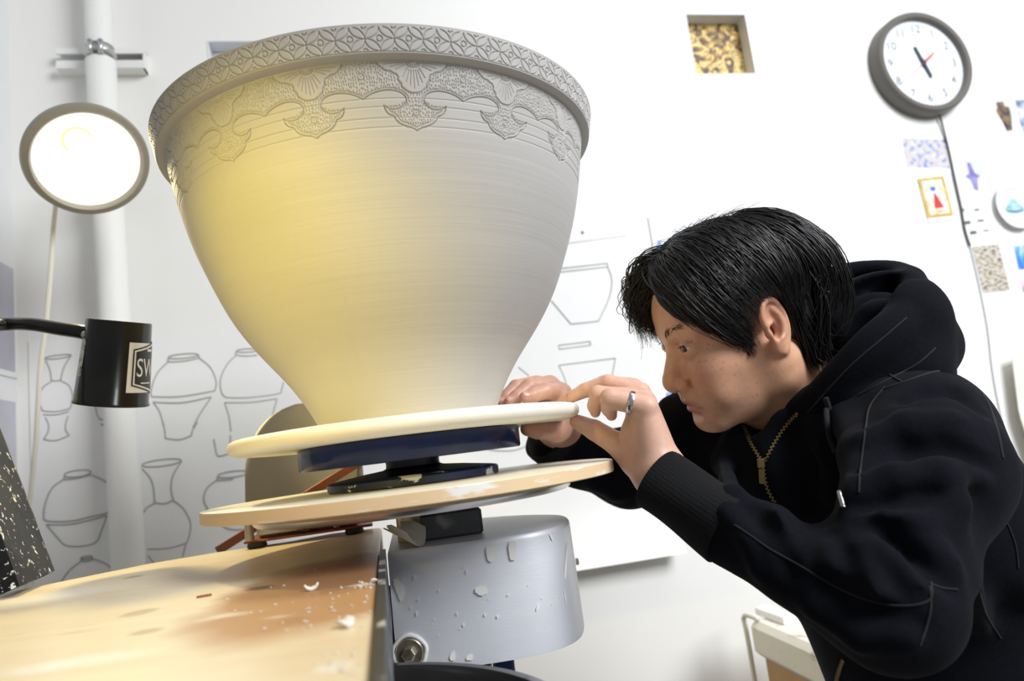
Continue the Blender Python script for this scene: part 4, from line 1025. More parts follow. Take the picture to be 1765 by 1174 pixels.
m_ccord = mat('black_cord', (.06, .06, .065), .5); m_gcord = mat('grey_wire', (.50, .51, .54), .5)
pth = [wpt(1620, 200, .012), wpt(1626, 222, .008), wpt(1636, 262, .006), wpt(1645, 305, .006), wpt(1656, 355, .006), wpt(1663, 395, .006), wpt(1672, 424, .006)]
cd_ = thing('clock_cord', 'thin dark cord running down the wall from the clock', 'cord', pth[-1])
mb = MB(); mb.tube(spline(pth, 6), .003, 8); mb.obj('upper_cord', m_ccord, cd_)
pth = [wpt(x, y, .004) for x, y in ((1672, 424), (1683, 470), (1694, 520), (1703, 570), (1711, 640), (1722, 700), (1736, 762), (1746, 792))]
mb = MB(); mb.tube(spline(pth, 6), .0018, 8); mb.obj('lower_wire', m_gcord, cd_)
mb = MB(); mb.lathe([(0, 0), (.004, .001), (.004, .008), (0, .009)], 12, wpt(1746, 790, .004)); mb.obj('plug', m_gcord, cd_)

# photographs and cards pinned on the right
o, w, h = sheet('photo_print', Zc([(68, 285), (342, 288), (366, 488), (98, 492)]), m_card, label='white bordered print of a bluish crowd, directly below the clock', cat='picture')
on_sheet('picture', [(-w*.42, -h*.36), (w*.42, -h*.36), (w*.42, h*.40), (-w*.42, h*.40)], o, ramp_mat('crowd_print', [(.3, (.10, .16, .38)), (.42, (.30, .38, .62)), (.5, (.62, .52, .40)), (.58, (.50, .50, .62)), (.7, (.70, .66, .60))], 60, detail=2))
o, w, h = sheet('card', Zc([(175, 520), (315, 505), (368, 735), (234, 758)]), m_card, off=.003, label='small card with gold border and red triangular figure on the wall', cat='card')
m_goldf = mat('gold_border', (.50, .34, .08), .4, col2=(.62, .45, .14), vscale=30)
on_sheet('gold_border', [(-w*.5, -h*.40), (w*.5, -h*.40), (w*.5, h*.5), (-w*.5, h*.5)], o, m_goldf)
on_sheet('field', [(-w*.38, -h*.33), (w*.38, -h*.33), (w*.38, h*.43), (-w*.38, h*.43)], o, ramp_mat('card_field', [(.40, (.62, .55, .25)), (.48, (.78, .78, .76)), (.62, (.80, .80, .80)), (.72, (.35, .40, .5))], 50), .0010)
on_sheet('red_figure', [(-w*.16, -h*.20), (w*.22, -h*.20), (w*.02, h*.13), (-w*.05, h*.13)], o, mat('card_red', (.55, .04, .035), .5), .0014)
on_sheet('blue_head', [(-w*.12+w*.11*math.cos(a)+w*.09, h*.24+h*.055*math.sin(a)) for a in np.linspace(0, 6.0, 12)], o, mat('card_blue', (.08, .16, .5), .5), .0014)
on_sheet('small_mark', [(-w*.05, -h*.29), (w*.1, -h*.29), (w*.1, -h*.26), (-w*.05, -h*.26)], o, MATS['card_red'], .0014)
o, w, h = sheet('photo_print', Zc([(376, 391), (500, 378), (566, 624), (432, 640)]), mat('lilac_print', (.60, .60, .74), .45, col2=(.70, .69, .78), vscale=12), label='pale lilac print with a blurred purple vase right of the clock cord', cat='picture')
on_sheet('purple_vase', [(-w*.06, -h*.28), (w*.08, -h*.3), (w*.16, -h*.05), (w*.30, .0), (w*.12, h*.06), (w*.04, h*.30), (-w*.10, h*.30), (-w*.10, h*.08), (-w*.30, h*.02), (-w*.14, -h*.05)], o, mat('violet_ink', (.16, .14, .40), .5, col2=(.3, .28, .5), vscale=30))
o, w, h = sheet('memo_sheet', Zc([(372, 645), (604, 628), (640, 852), (408, 866)]), mat('memo_paper', (.79, .79, .76), .7, col2=(.74, .70, .36), vscale=7, ramp=(.60, .8)), off=.0008, label='white memo sheet with small dark marks behind the clock cord', cat='paper')
for x, y, a, b in ((-.28, -.02, .07, .05), (-.20, -.26, .08, .05), (-.02, .28, .06, .03), (.02, .02, .08, .03), (.10, -.22, .07, .02), (-.34, .28, .04, .05)):
    on_sheet('ink_mark', [((x-a)*w, (y-b)*h), ((x+a)*w, (y-b*.6)*h), ((x+a*.8)*w, (y+b)*h), ((x-a*.9)*w, (y+b*.7)*h)], o, mat('memo_ink', (.12, .12, .12), .7))
o, w, h = sheet('photo_print', Zc([(468, 882), (610, 866), (662, 1108), (524, 1132)]), ramp_mat('brocade_print', [(.3, (.05, .05, .08)), (.42, (.30, .24, .14)), (.5, (.50, .44, .34)), (.6, (.62, .62, .64)), (.72, (.42, .33, .12))], 70, stretch=(1, 2.2, 1), detail=2), label='narrow brown and gold patterned print lowest beside the cord', cat='picture')
o, w, h = sheet('photo_print', Zc([(533, 80), (676, 60), (738, 290), (600, 304)]), mat('grey_print', (.66, .65, .64), .45, col2=(.76, .76, .77), vscale=6), label='grey print of a dark brown jar right of the clock', cat='picture')
on_sheet('dark_jar', [(-w*.08, -h*.36), (w*.12, -h*.36), (w*.24, -h*.05), (w*.26, h*.18), (w*.10, h*.22), (w*.10, h*.32), (-w*.16, h*.32), (-w*.18, h*.2), (-w*.26, h*.12), (-w*.16, -h*.1)], o, mat('jar_brown', (.05, .04, .045), .5, col2=(.25, .17, .09), vscale=40))
sheet('photo_print', Zc([(700, 105), (830, 90), (870, 290), (735, 300)]), ramp_mat('blue_grey_print', [(.35, (.10, .16, .30)), (.5, (.45, .5, .58)), (.65, (.72, .73, .75))], 30), off=.0008, label='bluish print cut by the right picture edge beside the grey jar print', cat='picture')
sheet('photo_print', Zc([(690, 878), (820, 868), (850, 990), (712, 1004)]), ramp_mat('bright_blue_print', [(.35, (.02, .12, .55)), (.5, (.10, .35, .8)), (.62, (.45, .62, .85)), (.75, (.5, .2, .4))], 22, stretch=(2, .6, 1)), label='bright blue print cut off by the right picture edge', cat='picture')
sheet('photo_print', Zc([(728, 1062), (850, 1050), (870, 1110), (735, 1122)]), ramp_mat('pink_print', [(.4, (.45, .2, .4)), (.6, (.7, .6, .68))], 30), label='small pinkish print under the bright blue one', cat='picture')
# plate
pc = wuz(1752, 353, .016); dp = float((W(pc[0], pc[1], .016)-EYE)@_F); RP = 42/FPX*dp; fp = frame_uz(pc[0], pc[1], 0)
plate = thing('wall_plate', 'round white plate painted with a blue mountain hung on the wall', 'plate', W(pc[0], pc[1], 0))
mb = MB(); mb.lathe([(0, .006), (RP*.55, .006), (RP*.66, .009), (RP*.95, .019), (RP*1.0, .0195), (RP*1.01, .018), (RP*.7, .004), (RP*.6, .001), (0, .001)], 72, caps=False); loc_obj(mb, 'dish', mat('white_porcelain', (.80, .80, .82), .2, coat=.5), plate, fp, auto=60)
mb = MB(); s = RP*.52; mb.add([fp @ Vector((x*s, y*s, .0066)) for x, y in ((-.9, -.25), (-.35, .35), (-.12, .75), (.05, .55), (.25, .62), (.6, .1), (.95, -.2), (.3, -.32))], [tuple(range(8))]); mb.obj('mountain', mat('plate_blue', (.16, .42, .75), .4, col2=(.5, .66, .82), vscale=40), plate, smooth=False)
mb = MB(); mb.add([fp @ Vector((x*s, y*s, .0068)) for x, y in ((-.9, -.3), (.3, -.36), (.95, -.24), (.8, -.5), (.1, -.62), (-.6, -.52))], [tuple(range(6))]); mb.obj('meadow', mat('plate_green', (.10, .32, .18), .4, col2=(.1, .3, .5), vscale=40), plate, smooth=False)
# cream sheet at the right edge
v = []; f = []; q = [wuz(1738, 640), wuz(1742, 872)]
n = 16; zt0, zb0 = wuz(1745, 612)[1], wuz(1755, 872)[1]; ul = wuz(1736, 720)[0]
for k in (0, 1):
    for i in range(n+1):
        z = zt0+(zb0-zt0)*i/n
        for j in range(8):
            s = j/7; v.append(W(ul+.012*abs(i/n-.4)*4*(1-s)+s*.25, z, .003+.035*(1-s)**2+k*.001))
for k in (0, 1):
    for i in range(n):
        for j in range(7): a = k*(n+1)*8+i*8+j; f.append((a, a+1, a+9, a+8) if k else (a, a+8, a+9, a+1))
tag(mesh_obj('curled_sheet', v, f, mat('cream_sheet', (.76, .735, .65), .8)), 'cream sheet curling off the wall at the right picture edge', 'paper')

# drawing papers
def paper(name, u0, u1, z0, z1, curl_h, curl_d, label, off=.002):
    nu, nz = 12, 40; v = []; f = []
    for k in (0, 1):
        for i in range(nz+1):
            z = z0+(z1-z0)*i/nz; c = max(0, 1-(z-z0)/curl_h) if curl_h else 0
            for j in range(nu+1):
                u = u0+(u1-u0)*j/nu; wv_ = .0015*math.sin(7*u/(u1-u0)+3*z)*math.sin(9*z)
                v.append(W(u, z, off+abs(wv_)+curl_d*c*c+k*.0006))
    for k in (0, 1):
        for i in range(nz):
            for j in range(nu):
                a = k*(nu+1)*(nz+1)+i*(nu+1)+j; q = (a, a+1, a+nu+2, a+nu+1); f.append(q if k else q[::-1])
    return tag(mesh_obj(name, v, f, m_paper), label, 'drawing')
ul0 = wuz(50, 594)[0]; zl = wuz(160, 579)[1]
pl = paper('vase_drawing_sheet', ul0, wuz(700, 800)[0], -.47, zl, 0, 0, 'large white paper with pen drawn vases behind the pipe')
ur1 = (wuz(1083, 405)[0]+wuz(1168, 940)[0])/2; zr1 = wuz(1040, 400)[1]; zr0 = wuz(1085, 962)[1]
pr2 = paper('vase_drawing_sheet', ur1-.62, ur1, zr0, zr1, .16, .05, 'large white paper with a pen drawn planter pinned behind the hands', off=.004)
def ink(paper_, pts, off, close=False, w=.0012, m=m_ink, name='pen_line'):
    p = spline([wpt(x, y, off) for x, y in pts], 6, close) if len(pts) > 2 else np.array([wpt(x, y, off) for x, y in pts])
    return p
def drawing(paper_, name, strokes, off, w=.0013):
    mb = MB()
    for s in strokes:
        p = spline([wpt(x, y, off) for x, y in s], 5) if len(s) > 2 else np.array([wpt(*s[0], off), wpt(*s[1], off)])
        mb.tube(p, w, 5)
    mb.obj(name, m_ink, paper_)
def ellipse(c, rx, ry, tilt=-7):
    t = math.radians(tilt); return [(c[0]+rx*math.cos(a)*math.cos(t)-ry*math.sin(a)*math.sin(t), c[1]+rx*math.cos(a)*math.sin(t)+ry*math.sin(a)*math.cos(t)) for a in np.linspace(0, 2*math.pi, 19)]
c2 = lambda s: [(x/3.669, 420+y/3.669) for x, y in s]
c3 = lambda s: [(x/3.557, 720+y/3.557) for x, y in s]
c4 = lambda s: [(380+x/4.695, 490+y/4.695) for x, y in s]
c5 = lambda s: [(900+x/3.261, 360+y/3.261) for x, y in s]
OF = .0042
drawing(pl, 'gourd_vase', [c2(ellipse((367, 715), 84, 11)), c2([(290, 740), (312, 785), (322, 825), (325, 862)]), c2([(445, 714), (410, 770), (392, 825), (385, 862)]), c2([(325, 865), (355, 868), (388, 862)]),
    c2([(325, 872), (275, 905), (250, 960), (255, 1020), (270, 1055)]), c2([(385, 868), (435, 895), (458, 950), (455, 1010), (440, 1045)]), c2([(270, 1057), (350, 1062), (440, 1045)]), c2([(272, 1080), (350, 1082), (436, 1062)]),
    c3([(278, -4), (298, 40), (295, 85), (270, 130)]), c3([(418, -10), (402, 40), (405, 80), (425, 108)]), c3([(268, 132), (340, 140), (425, 108)])], OF)
drawing(pl, 'round_jar', [c2(ellipse((1160, 710), 95, 14, -5)), c2([(1068, 722), (1068, 745), (1160, 742), (1255, 722), (1255, 708)]), c2([(1068, 742), (1000, 810), (965, 890), (958, 960), (1000, 968), (1150, 965), (1360, 930)]), c2([(1255, 718), (1330, 780), (1366, 860), (1366, 905), (1358, 930)]),
    c2([(968, 1002), (1150, 1005), (1336, 968)]), c2([(968, 1002), (1010, 1060), (1038, 1160)]), c3([(1000, 20), (1012, 80), (1015, 125)]), c2([(1336, 970), (1262, 1080), (1222, 1160)]), c3([(1212, 25), (1180, 80), (1175, 110)]), c3([(1015, 125), (1100, 134), (1176, 108)])], OF)
drawing(pl, 'round_jar', [c4(ellipse((215, 535), 85, 14, -3)), c4([(130, 540), (130, 570), (215, 580), (300, 572)]), c4([(130, 572), (60, 640), (8, 740), (0, 830), (30, 905), (110, 918), (250, 915), (470, 885), (495, 850), (510, 790)]),
    c4([(35, 958), (250, 955), (458, 925)]), c4([(35, 958), (68, 1060), (82, 1150), (85, 1190)]), c4([(458, 925), (425, 1050), (402, 1180)])], OF)
drawing(pl, 'round_jar', [c3(ellipse((475, 342), 82, 20)), c3([(394, 365), (395, 378), (470, 372), (555, 350)]), c3([(390, 378), (320, 430), (282, 510), (268, 590), (290, 632), (440, 632), (560, 605), (672, 574), (692, 480), (650, 395), (560, 352)]),
    c3([(285, 655), (450, 650), (655, 600)]), c3([(285, 655), (350, 730), (400, 780), (490, 788), (585, 765), (622, 690), (655, 600)])], OF)
drawing(pl, 'trumpet_vase', [c3(ellipse((992, 276), 122, 20)), c3([(872, 312), (920, 365), (942, 430), (950, 520)]), c3([(1114, 266), (1062, 350), (1050, 430), (1064, 505)]), c3([(950, 520), (1010, 526), (1064, 505)]), c3([(950, 522), (900, 552), (882, 580)]),
    c3([(1064, 507), (1125, 555), (1168, 640), (1162, 720), (1140, 775)]), c3([(905, 806), (1030, 800), (1140, 770)]), c3([(910, 845), (925, 868), (942, 888)]), c3([(1140, 775), (1130, 815), (1120, 852)])], OF)
drawing(pl, 'low_jar', [c3(ellipse((530, 858), 36, 9)), c3(ellipse((530, 872), 36, 9)), c3([(496, 880), (425, 935), (378, 1000)]), c3([(566, 866), (640, 892), (712, 945)])], OF)
drawing(pl, 'round_jar', [c3(ellipse((1430, 345), 96, 18)), c3([(1335, 360), (1338, 382), (1430, 376)]), c3([(1336, 378), (1270, 430), (1250, 500), (1276, 562)]), c3([(1340, 640), (1400, 680), (1500, 684), (1600, 660)])], OF)
drawing(pl, 'vase_fragment', [c2([(605, 1030), (615, 1080), (640, 1112), (720, 1115)]), c2([(636, 1142), (680, 1150), (720, 1145)]), c3([(605, 8), (640, 16), (700, 15)]), c3([(617, 38), (690, 90), (708, 150), (680, 220), (715, 236)]), c3([(617, 38), (660, 44), (700, 40)])], OF)
drawing(pl, 'cup', [c3([(1312, 130), (1322, 180), (1335, 232), (1390, 224), (1410, 205), (1414, 105)])], OF)
OG = .0064
drawing(pr2, 'planter', [c5([(150, 342), (480, 305)]), c5([(480, 305), (482, 325)]), c5([(482, 325), (140, 362)]), c5([(482, 327), (505, 400), (490, 500), (430, 630)]), c5([(430, 630), (275, 647)]), c5([(275, 647), (165, 515)])], OG, .0011)
drawing(pr2, 'foot_ring', [c5([(205, 768), (382, 744)]), c5([(382, 744), (386, 765)]), c5([(386, 765), (209, 789)]), c5([(209, 789), (205, 768)])], OG, .0011)
drawing(pr2, 'tray', [c5([(205, 880), (525, 838)]), c5([(205, 880), (230, 930), (255, 1000)]), c5([(525, 838), (514, 900), (505, 960)])], OG, .0011)
drawing(pr2, 'fold_line', [c5([(200, 200), (585, 152)])], OG, .0005)
drawing(pr2, 'curve', [c5([(-20, 890), (40, 938)])], OG, .001)
drawing(pr2, 'bowl_sketch', [[(838, 765), (845, 775), (885, 776), (915, 765)]], OG, .001)
mb = MB(); mb.lathe([(0, .004), (.003, .0035), (.0045, 0)], 16, wpt(1004, 401, .005), EN, caps=False); mb.obj('push_pin', mat('pin_grey', (.3, .3, .28), .4, .6), pr2)
# poster with a blue tower behind the head
o, w, h = sheet('poster', [(1116, 374), (1222, 365), (1282, 700), (1176, 712)], mat('poster_paper', (.79, .80, .83), .6), off=.004, label='white poster with a blue tower behind the man\'s head', cat='poster')
m_pb = mat('poster_blue', (.16, .27, .62), .6, col2=(.4, .5, .78), vscale=25)
def loc_px(o, pts):
    inv = o.matrix_world.inverted(); out = []
    for x, y in pts: q = inv @ Vector(tuple(wpt(x, y, .004))); out.append((q.x, q.y))
    return out
on_sheet('blue_tower', loc_px(o, [(1129, 432), (1128, 450), (1148, 448), (1146, 436), (1138, 415), (1135, 413)]), o, m_pb)
on_sheet('blue_patch', loc_px(o, [(1150, 676), (1152, 692), (1175, 690), (1172, 670)]), o, m_pb)

# prints on the left wall
def lwall(px, py, off):
    v = ray(px, py); p0 = LW(0, 0, off); t = np.dot(p0-EYE, EU)/np.dot(v, EU); q = EYE+v*t; return (q-lw0)@ld, q[2]-lw0[2]
m_gp = mat('grey_gradient_print', (.42, .41, .48), .4, col2=(.56, .56, .64), vscale=2.5)
for k, ((ax_, ay), (bx_, by), lab) in enumerate((((38, 450), (45, 656), 'white bordered grey print on the left wall, the upper one'), ((41, 672), (50, 884), 'white bordered grey print on the left wall, the lower one'))):
    t0, z1 = lwall(ax_, ay, .003); t0b, z0 = lwall(bx_, by, .003); tt = (t0+t0b)/2; zlo, zhi = min(z0, z1), max(z0, z1)
    mb = MB(); W8 = .42
    def bx8(t0, t1, z0, z1, o0, o1): mb.add([LW(t, z, o) for o in (o0, o1) for z in (z0, z1) for t in (t0, t1)], [(0, 2, 3, 1), (4, 5, 7, 6), (0, 1, 5, 4), (2, 6, 7, 3), (0, 4, 6, 2), (1, 3, 7, 5)])
    bx8(tt, tt+W8, zlo, zhi, 0.0, .003); o = mb.obj('wall_print', m_card, smooth=False); tag(o, lab, 'picture')
    mb = MB(); m_ = .045; bx8(tt+m_, tt+W8-m_, zlo+.012, zhi-.03, .002, .0036); mb.obj('picture', m_gp, o, smooth=False)

# ================================================================== THE MAN
m_skin = mat('skin', (.6, .4, .3), 0.42, attr='Col', sss=.12, bump=.10, bscale=420, spec=.4, var=.05, vscale=60)
m_hair = mat('black_hair', (.010, .0085, .008), 0.46, spec=.5, var=.3, vscale=60)
m_cloth = mat('black_sweatshirt', (.0037, .0044, .0072), 0.95, sheen=.012, var=.18, vscale=90, bump=.18, bscale=260, spec=.10)
m_rib = mat('ribbed_black_cuff', (.0050, .0052, .0062), 0.95, sheen=.02, bump=.4, bscale=300, stretch=(1, 1, 1), spec=.25)
m_seam = mat('black_seam', (.0062, .0068, .0088), 0.95, sheen=.02)
man = thing('person', 'dark haired man in a black zip hoodie leaning in and pressing the bat edge', 'person', (0.62, 1.0, 0.0))

# ---- head, built about its own centre: x = facing, y = his left, z = up
HO = np.array([.283, .898, .124+E])
HF, HL = np.array([-.952, -.089, -.292]), np.array([.158, -.962, -.223])
HF /= np.linalg.norm(HF); HL -= HF*(HL@HF); HL /= np.linalg.norm(HL); HU = np.cross(HF, HL)
HM = np.stack([HF, HL, HU], 1)
def H2W(p): return HO+np.asarray(p)@HM.T
def W2H(p): return (np.asarray(p)-HO)@HM
S = SDF((-.135, -.112, -.215), (.140, .112, .135), .00145)
S.ell((-.002, 0, .030), (.092, .0755, .083), k=0)                    # cranium
S.ell((.022, 0, .028), (.070, .0665, .066), k=.02)                   # forehead
S.ell((.030, 0, -.035), (.062, .0640, .062), k=.02)                  # mid face
S.ell((.036, 0, -.070), (.052, .0500, .044), k=.02)                  # lower face
S.cap((-.006, .050, -.070), (.066, .016, -.102), .017, .016, .022); S.cap((-.006, -.050, -.070), (.066, -.016, -.102), .017, .016, .022)
S.cap((.000, .054, -.030), (-.006, .051, -.072), .018, .017, .02); S.cap((.000, -.054, -.030), (-.006, -.051, -.072), .018, .017, .02)
S.ell((.074, 0, -.102), (.0185, .022, .0165), k=.016)                # chin
for s in (1, -1):
    S.ell((.058, s*.043, -.030), (.026, .022, .021), k=.018)         # cheekbone
    S.ell((.070, s*.036, -.056), (.020, .022, .024), k=.02)          # cheek front
    S.cap((.0845, s*.010, .0165), (.070, s*.046, .0185), .0080, .0075, .012)   # brow
    S.ell((.093, s*.0315, -.0005), (.0105, .0165, .0100), k=.012, sub=True)   # socket
    S.ell((.0750, s*.0315, .0002), (.0150, .0175, .0148), k=.006)   # lids
S.cap((.0825, 0, .004), (.1035, 0, -.034), .0082, .0105, .010)       # nose bridge
S.ell((.1035, 0, -.0415), (.0125, .0125, .0110), k=.007)             # tip
S.cap((.093, 0, -.050), (.104, 0, -.047), .006, .006, .006)
for s in (1, -1):
    S.ell((.0945, s*.0150, -.0450), (.0112, .0088, .0096), k=.0035)  # wing
    S.ell((.0985, s*.0072, -.0545), (.0058, .0036, .0040), k=.003, sub=True)
    S.cap((.0890, s*.0235, -.0440), (.0800, s*.0310, -.0680), .0022, .0020, .009, sub=True)    # fold beside the mouth
S.ell((.082, 0, -.0650), (.016, .026, .016), k=.012)                 # muzzle
S.cap((.099, 0, -.0565), (.0985, 0, -.0650), .0018, .0020, .005, sub=True)       # philtrum
S.ell((.0880, 0, -.0705), (.0105, .0205, .0052), k=.005)             # upper lip
S.ell((.0865, 0, -.0835), (.0105, .0180, .0062), k=.005)             # lower lip
S.cap((.0985, 0, -.0765), (.0935, .0130, -.0768), .0013, .0013, .003, sub=True); S.cap((.0985, 0, -.0765), (.0935, -.0130, -.0768), .0013, .0013, .003, sub=True)
for s in (1, -1): S.cap((.0935, s*.0130, -.0768), (.0835, s*.0245, -.0780), .0014, .0016, .003, sub=True)
S.ell((.092, 0, -.0925), (.006, .016, .0045), k=.008, sub=True)      # dip under the lip
# eye openings
def eye_open(s):
    c = np.array([.0750, s*.0315, .0002]); 
    def fn(x, y, z):
        yy = (y-c[1])*s; t = np.clip(yy/.0150, -1, 1)
        up = .0050*(1-np.abs(t)**2.4)+.0020*t; dn = -.0037*(1-t*t)+.0020*t
        zz = z-c[2]; d = np.maximum(zz-up, dn-zz); d = np.maximum(d, np.abs(yy)-.0148); return np.maximum(d*.8, .0780-x)
    S.op(fn, c+np.array([.0, -.018, -.008]), c+np.array([.02, .018, .008]), .0012, True)
for s in (1, -1): eye_open(s)
for s in (1, -1):                                                     # crease above the lid
    for i in range(6):
        t0, t1 = -1+i/3, -1+(i+1)/3; zc0 = .0092-.003*t0*t0+.0015*t0; zc1 = .0092-.003*t1*t1+.0015*t1
        S.cap((.0885-.008*max(t0, 0)-.003*t0*t0, s*(.0315+.0145*t0), zc0), (.0885-.008*max(t1, 0)-.003*t1*t1, s*(.0315+.0145*t1), zc1), .0012, .0012, .0022, sub=True)
# ears
def ear(s):
    c = np.array([-.006, s*.0775, -.007]); 
    R0 = rotm('Z', s*20) @ rotm('Y', 8)             # local: x front-back, y out, z up
    Rr = R0.T
    L = lambda x, y, z: c+R0 @ np.array([x, s*y, z])
    S.ell(L(-.004, .003, .002), (.0180, .0068, .0315), Rr, .004)
    S.ell(L(.001, .001, -.024), (.0110, .0055, .0120), Rr, .005)
    S.ell(L(-.002, .0075, .004), (.0130, .0050, .0240), Rr, .003, sub=True)
    pts = [(.012, .004, .006), (.0125, .0055, .018), (.006, .0068, .0295), (-.004, .0075, .0325), (-.0135, .0075, .027), (-.0190, .0070, .013), (-.0195, .006, -.002), (-.0155, .005, -.016), (-.007, .004, -.027), (.002, .003, -.033)]
    pts = spline(pts, 4); 
    for a, b in zip(pts[:-1], pts[1:]): S.cap(L(*a), L(*b), .0032, .0032, .002)
    ah = spline([(-.008, .0045, .020), (-.0125, .0050, .008), (-.0125, .0050, -.004), (-.007, .0050, -.014), (.001, .0055, -.017)], 3)
    for a, b in zip(ah[:-1], ah[1:]): S.cap(L(*a), L(*b), .0030, .0030, .003)
    S.ell(L(.0015, .003, -.004), (.0075, .0075, .0100), Rr, .003, sub=True)     # concha
    S.ell(L(.0115, .003, -.004), (.0035, .0050, .0070), Rr, .003)               # tragus
    S.cap(L(.012, .003, .006), L(.000, .003, .005), .0028, .0022, .003)
for s in (1, -1): ear(s)
# neck
nb = W2H(P(1425, 735, .955)); nb2 = W2H(P(1368, 738, .94))
S.cap((-.030, 0, -.045), nb*.55+np.array([-.030, 0, -.045])*.45, .056, .056, .022)
S.cap(nb*.55+np.array([-.030, 0, -.045])*.45, nb, .056, .052, .022)
S.cap((.02, 0, -.085), nb2, .030, .036, .03)
S.cap((-.018, .058, -.055), W2H(P(1366, 738, .905)), .014, .011, .022)           # neck muscle
hv, hf = S.mesh(2)
# skin colours, in head coordinates
SK = np.array([.68, .375, .235])
def blend(col, w, c): return col*(1-w[:, None])+np.array(c)*w[:, None]
def gs(p, c, r): return np.exp(-(((p-np.array(c))/np.array(r))**2).sum(1))
col = np.repeat(SK[None], len(hv), 0)
ab = hv.copy(); ab[:, 1] = np.abs(ab[:, 1])
col = blend(col, .55*gs(ab, (.075, .043, -.036), (.03, .022, .020)), (.58, .27, .19))
col = blend(col, .6*gs(ab, (.105, .0, -.042), (.02, .018, .016)), (.56, .28, .20))
col = blend(col, .14*gs(ab, (.05, .035, -.100), (.05, .035, .022)), (.34, .225, .165))
col = blend(col, .25*gs(ab, (.100, .0, -.063), (.02, .022, .008)), (.36, .23, .17))
col = blend(col, np.clip(1.3*gs(ab, (.095, 0, -.0712), (.014, .0200, .0046)), 0, .9), (.33, .125, .105))
col = blend(col, np.clip(1.3*gs(ab, (.093, 0, -.0835), (.014, .0185, .0054)), 0, .9), (.40, .165, .14))
col = blend(col, .75*gs(ab, (-.006, .085, .004), (.03, .016, .040)), (.58, .27, .18))
col = blend(col, .40*gs(ab, (.085, .034, -.012), (.01, .018, .006)), (.40, .23, .17))
col = blend(col, .35*gs(ab, (.082, .034, .008), (.012, .018, .006)), (.40, .225, .155))
col = blend(col, .5*gs(ab, (.055, .0, .055), (.05, .05, .03)), (.53, .33, .225))
wm_ = np.clip((ab[:, 0]*-1+.01)/.05, 0, 1)*np.clip((.02-ab[:, 2])/.05, 0, 1)
cheek = np.where((ab[:, 0] > .025) & (ab[:, 0] < .085) & (ab[:, 1] > .028) & (ab[:, 2] > -.085) & (ab[:, 2] < .002))[0]
for q_ in rng.choice(cheek, 70, replace=False):                        # freckles and small moles
    r_f = rng.uniform(.0008, .0016); col = blend(col, rng.uniform(.2, .55)*gs(hv, hv[q_], (r_f, r_f, r_f)), (.24, .10, .065))
parts_v = [H2W(hv)]; parts_f = [hf]; parts_c = [col]

# ---- hands
def hand_sdf(lo, hi, h): return SDF(np.min(lo, 0)-.03, np.max(hi, 0)+.03, h)
def build_hand(fingers, palm, extra, h=.00125):
    """fingers: list of (points, radii); palm: list of (a, b, ra, rb)"""
    allp = np.array([p for f, r in fingers for p in f]+[q for a, b, *_ in palm for q in (a, b)])
    G = SDF(allp.min(0)-.032, allp.max(0)+.032, h)
    for a, b, ra, rb in palm: G.cap(a, b, ra, rb, .016)
    main = G.d.copy()
    for f, r in fingers:
        g2 = SDF(allp.min(0)-.032, allp.max(0)+.032, h)
        g2.chain(f, r, .0022)
        for i in range(1, len(f)-1):                     # knuckle swelling and crease on top
            pass
        k = .0055; q = np.maximum(k-np.abs(G.d-g2.d), 0)/k
        kk = .0016; q2 = np.maximum(kk-np.abs(G.d-g2.d), 0)/kk
        root = np.array(f[0]); X = [G.lo[i]+G.h*np.arange(G.n[i]) for i in range(3)]
        dist = np.sqrt((X[0][:, None, None]-root[0])**2+(X[1][None, :, None]-root[1])**2+(X[2][None, None, :]-root[2])**2)
        near = np.clip(1-(dist-.014)/.016, 0, 1).astype(np.float32)
        s1 = np.minimum(G.d, g2.d)-q*q*k*.25; s2 = np.minimum(G.d, g2.d)-q2*q2*kk*.25
        G.d = s1*near+s2*(1-near)
    for e in extra: e(G)
    return G
def pts(*a): return [P(*q) for q in a]
# left hand (nearer the viewer), pinching the rim of the upper bat
w_ = P(1138, 818, .768)
idx = pts((1092, 668, .812), (1042, 660, .832), (1008, 672, .842), (984, 684, .846))
mid = pts((1104, 676, .796), (1049, 660, .808), (1012, 672, .820), (986, 686, .826))
rin = pts((1110, 688, .778), (1031, 680, .789), (1025, 700, .796), (1026, 711, .799))
pin = pts((1113, 700, .760), (1052, 687, .767), (1050, 704, .775), (1054, 716, .780))
tmb = pts((1096, 796, .790), (1062, 764, .806), (1024, 741, .828), (994, 723, .842))
def rest(f, r, under=False):
    for q, k in zip(f, r):
        if math.hypot(q[0]-AX[0], q[1]-AX[1]) < .2045:
            if under: q[2] = min(q[2], E+.0290-k*.92)
            elif q[2] > E+.03: q[2] = max(q[2], E+.0431+k*.97)
Lf = [(idx, [.0110, .0090, .0080, .0066]), (mid, [.0115, .0096, .0084, .0068]), (rin, [.0115, .0100, .0082, .0060]), (pin, [.0118, .0112, .0088, .0062]), (tmb, [.0165, .0135, .0120, .0088])]
Lp = [(P(1094, 690, .808), w_, .0110, .0190), (P(1104, 694, .796), w_, .0120, .0200), (P(1112, 700, .780), w_, .0125, .0205), (P(1113, 706, .762), P(1132, 800, .758), .0125, .0180),
      (P(1098, 792, .792), w_, .0175, .0200), (P(1092, 748, .792), P(1110, 790, .782), .0140, .0180), (w_, P(1200, 874, .730), .0235, .025), (P(1143, 816, .757), P(1200, 868, .724), .0200, .021)]
for f, r in Lf[:4]: rest(f, r)
rest(*Lf[4], True)
GL = build_hand(Lf, Lp, [])
lv, lf = GL.mesh(2)
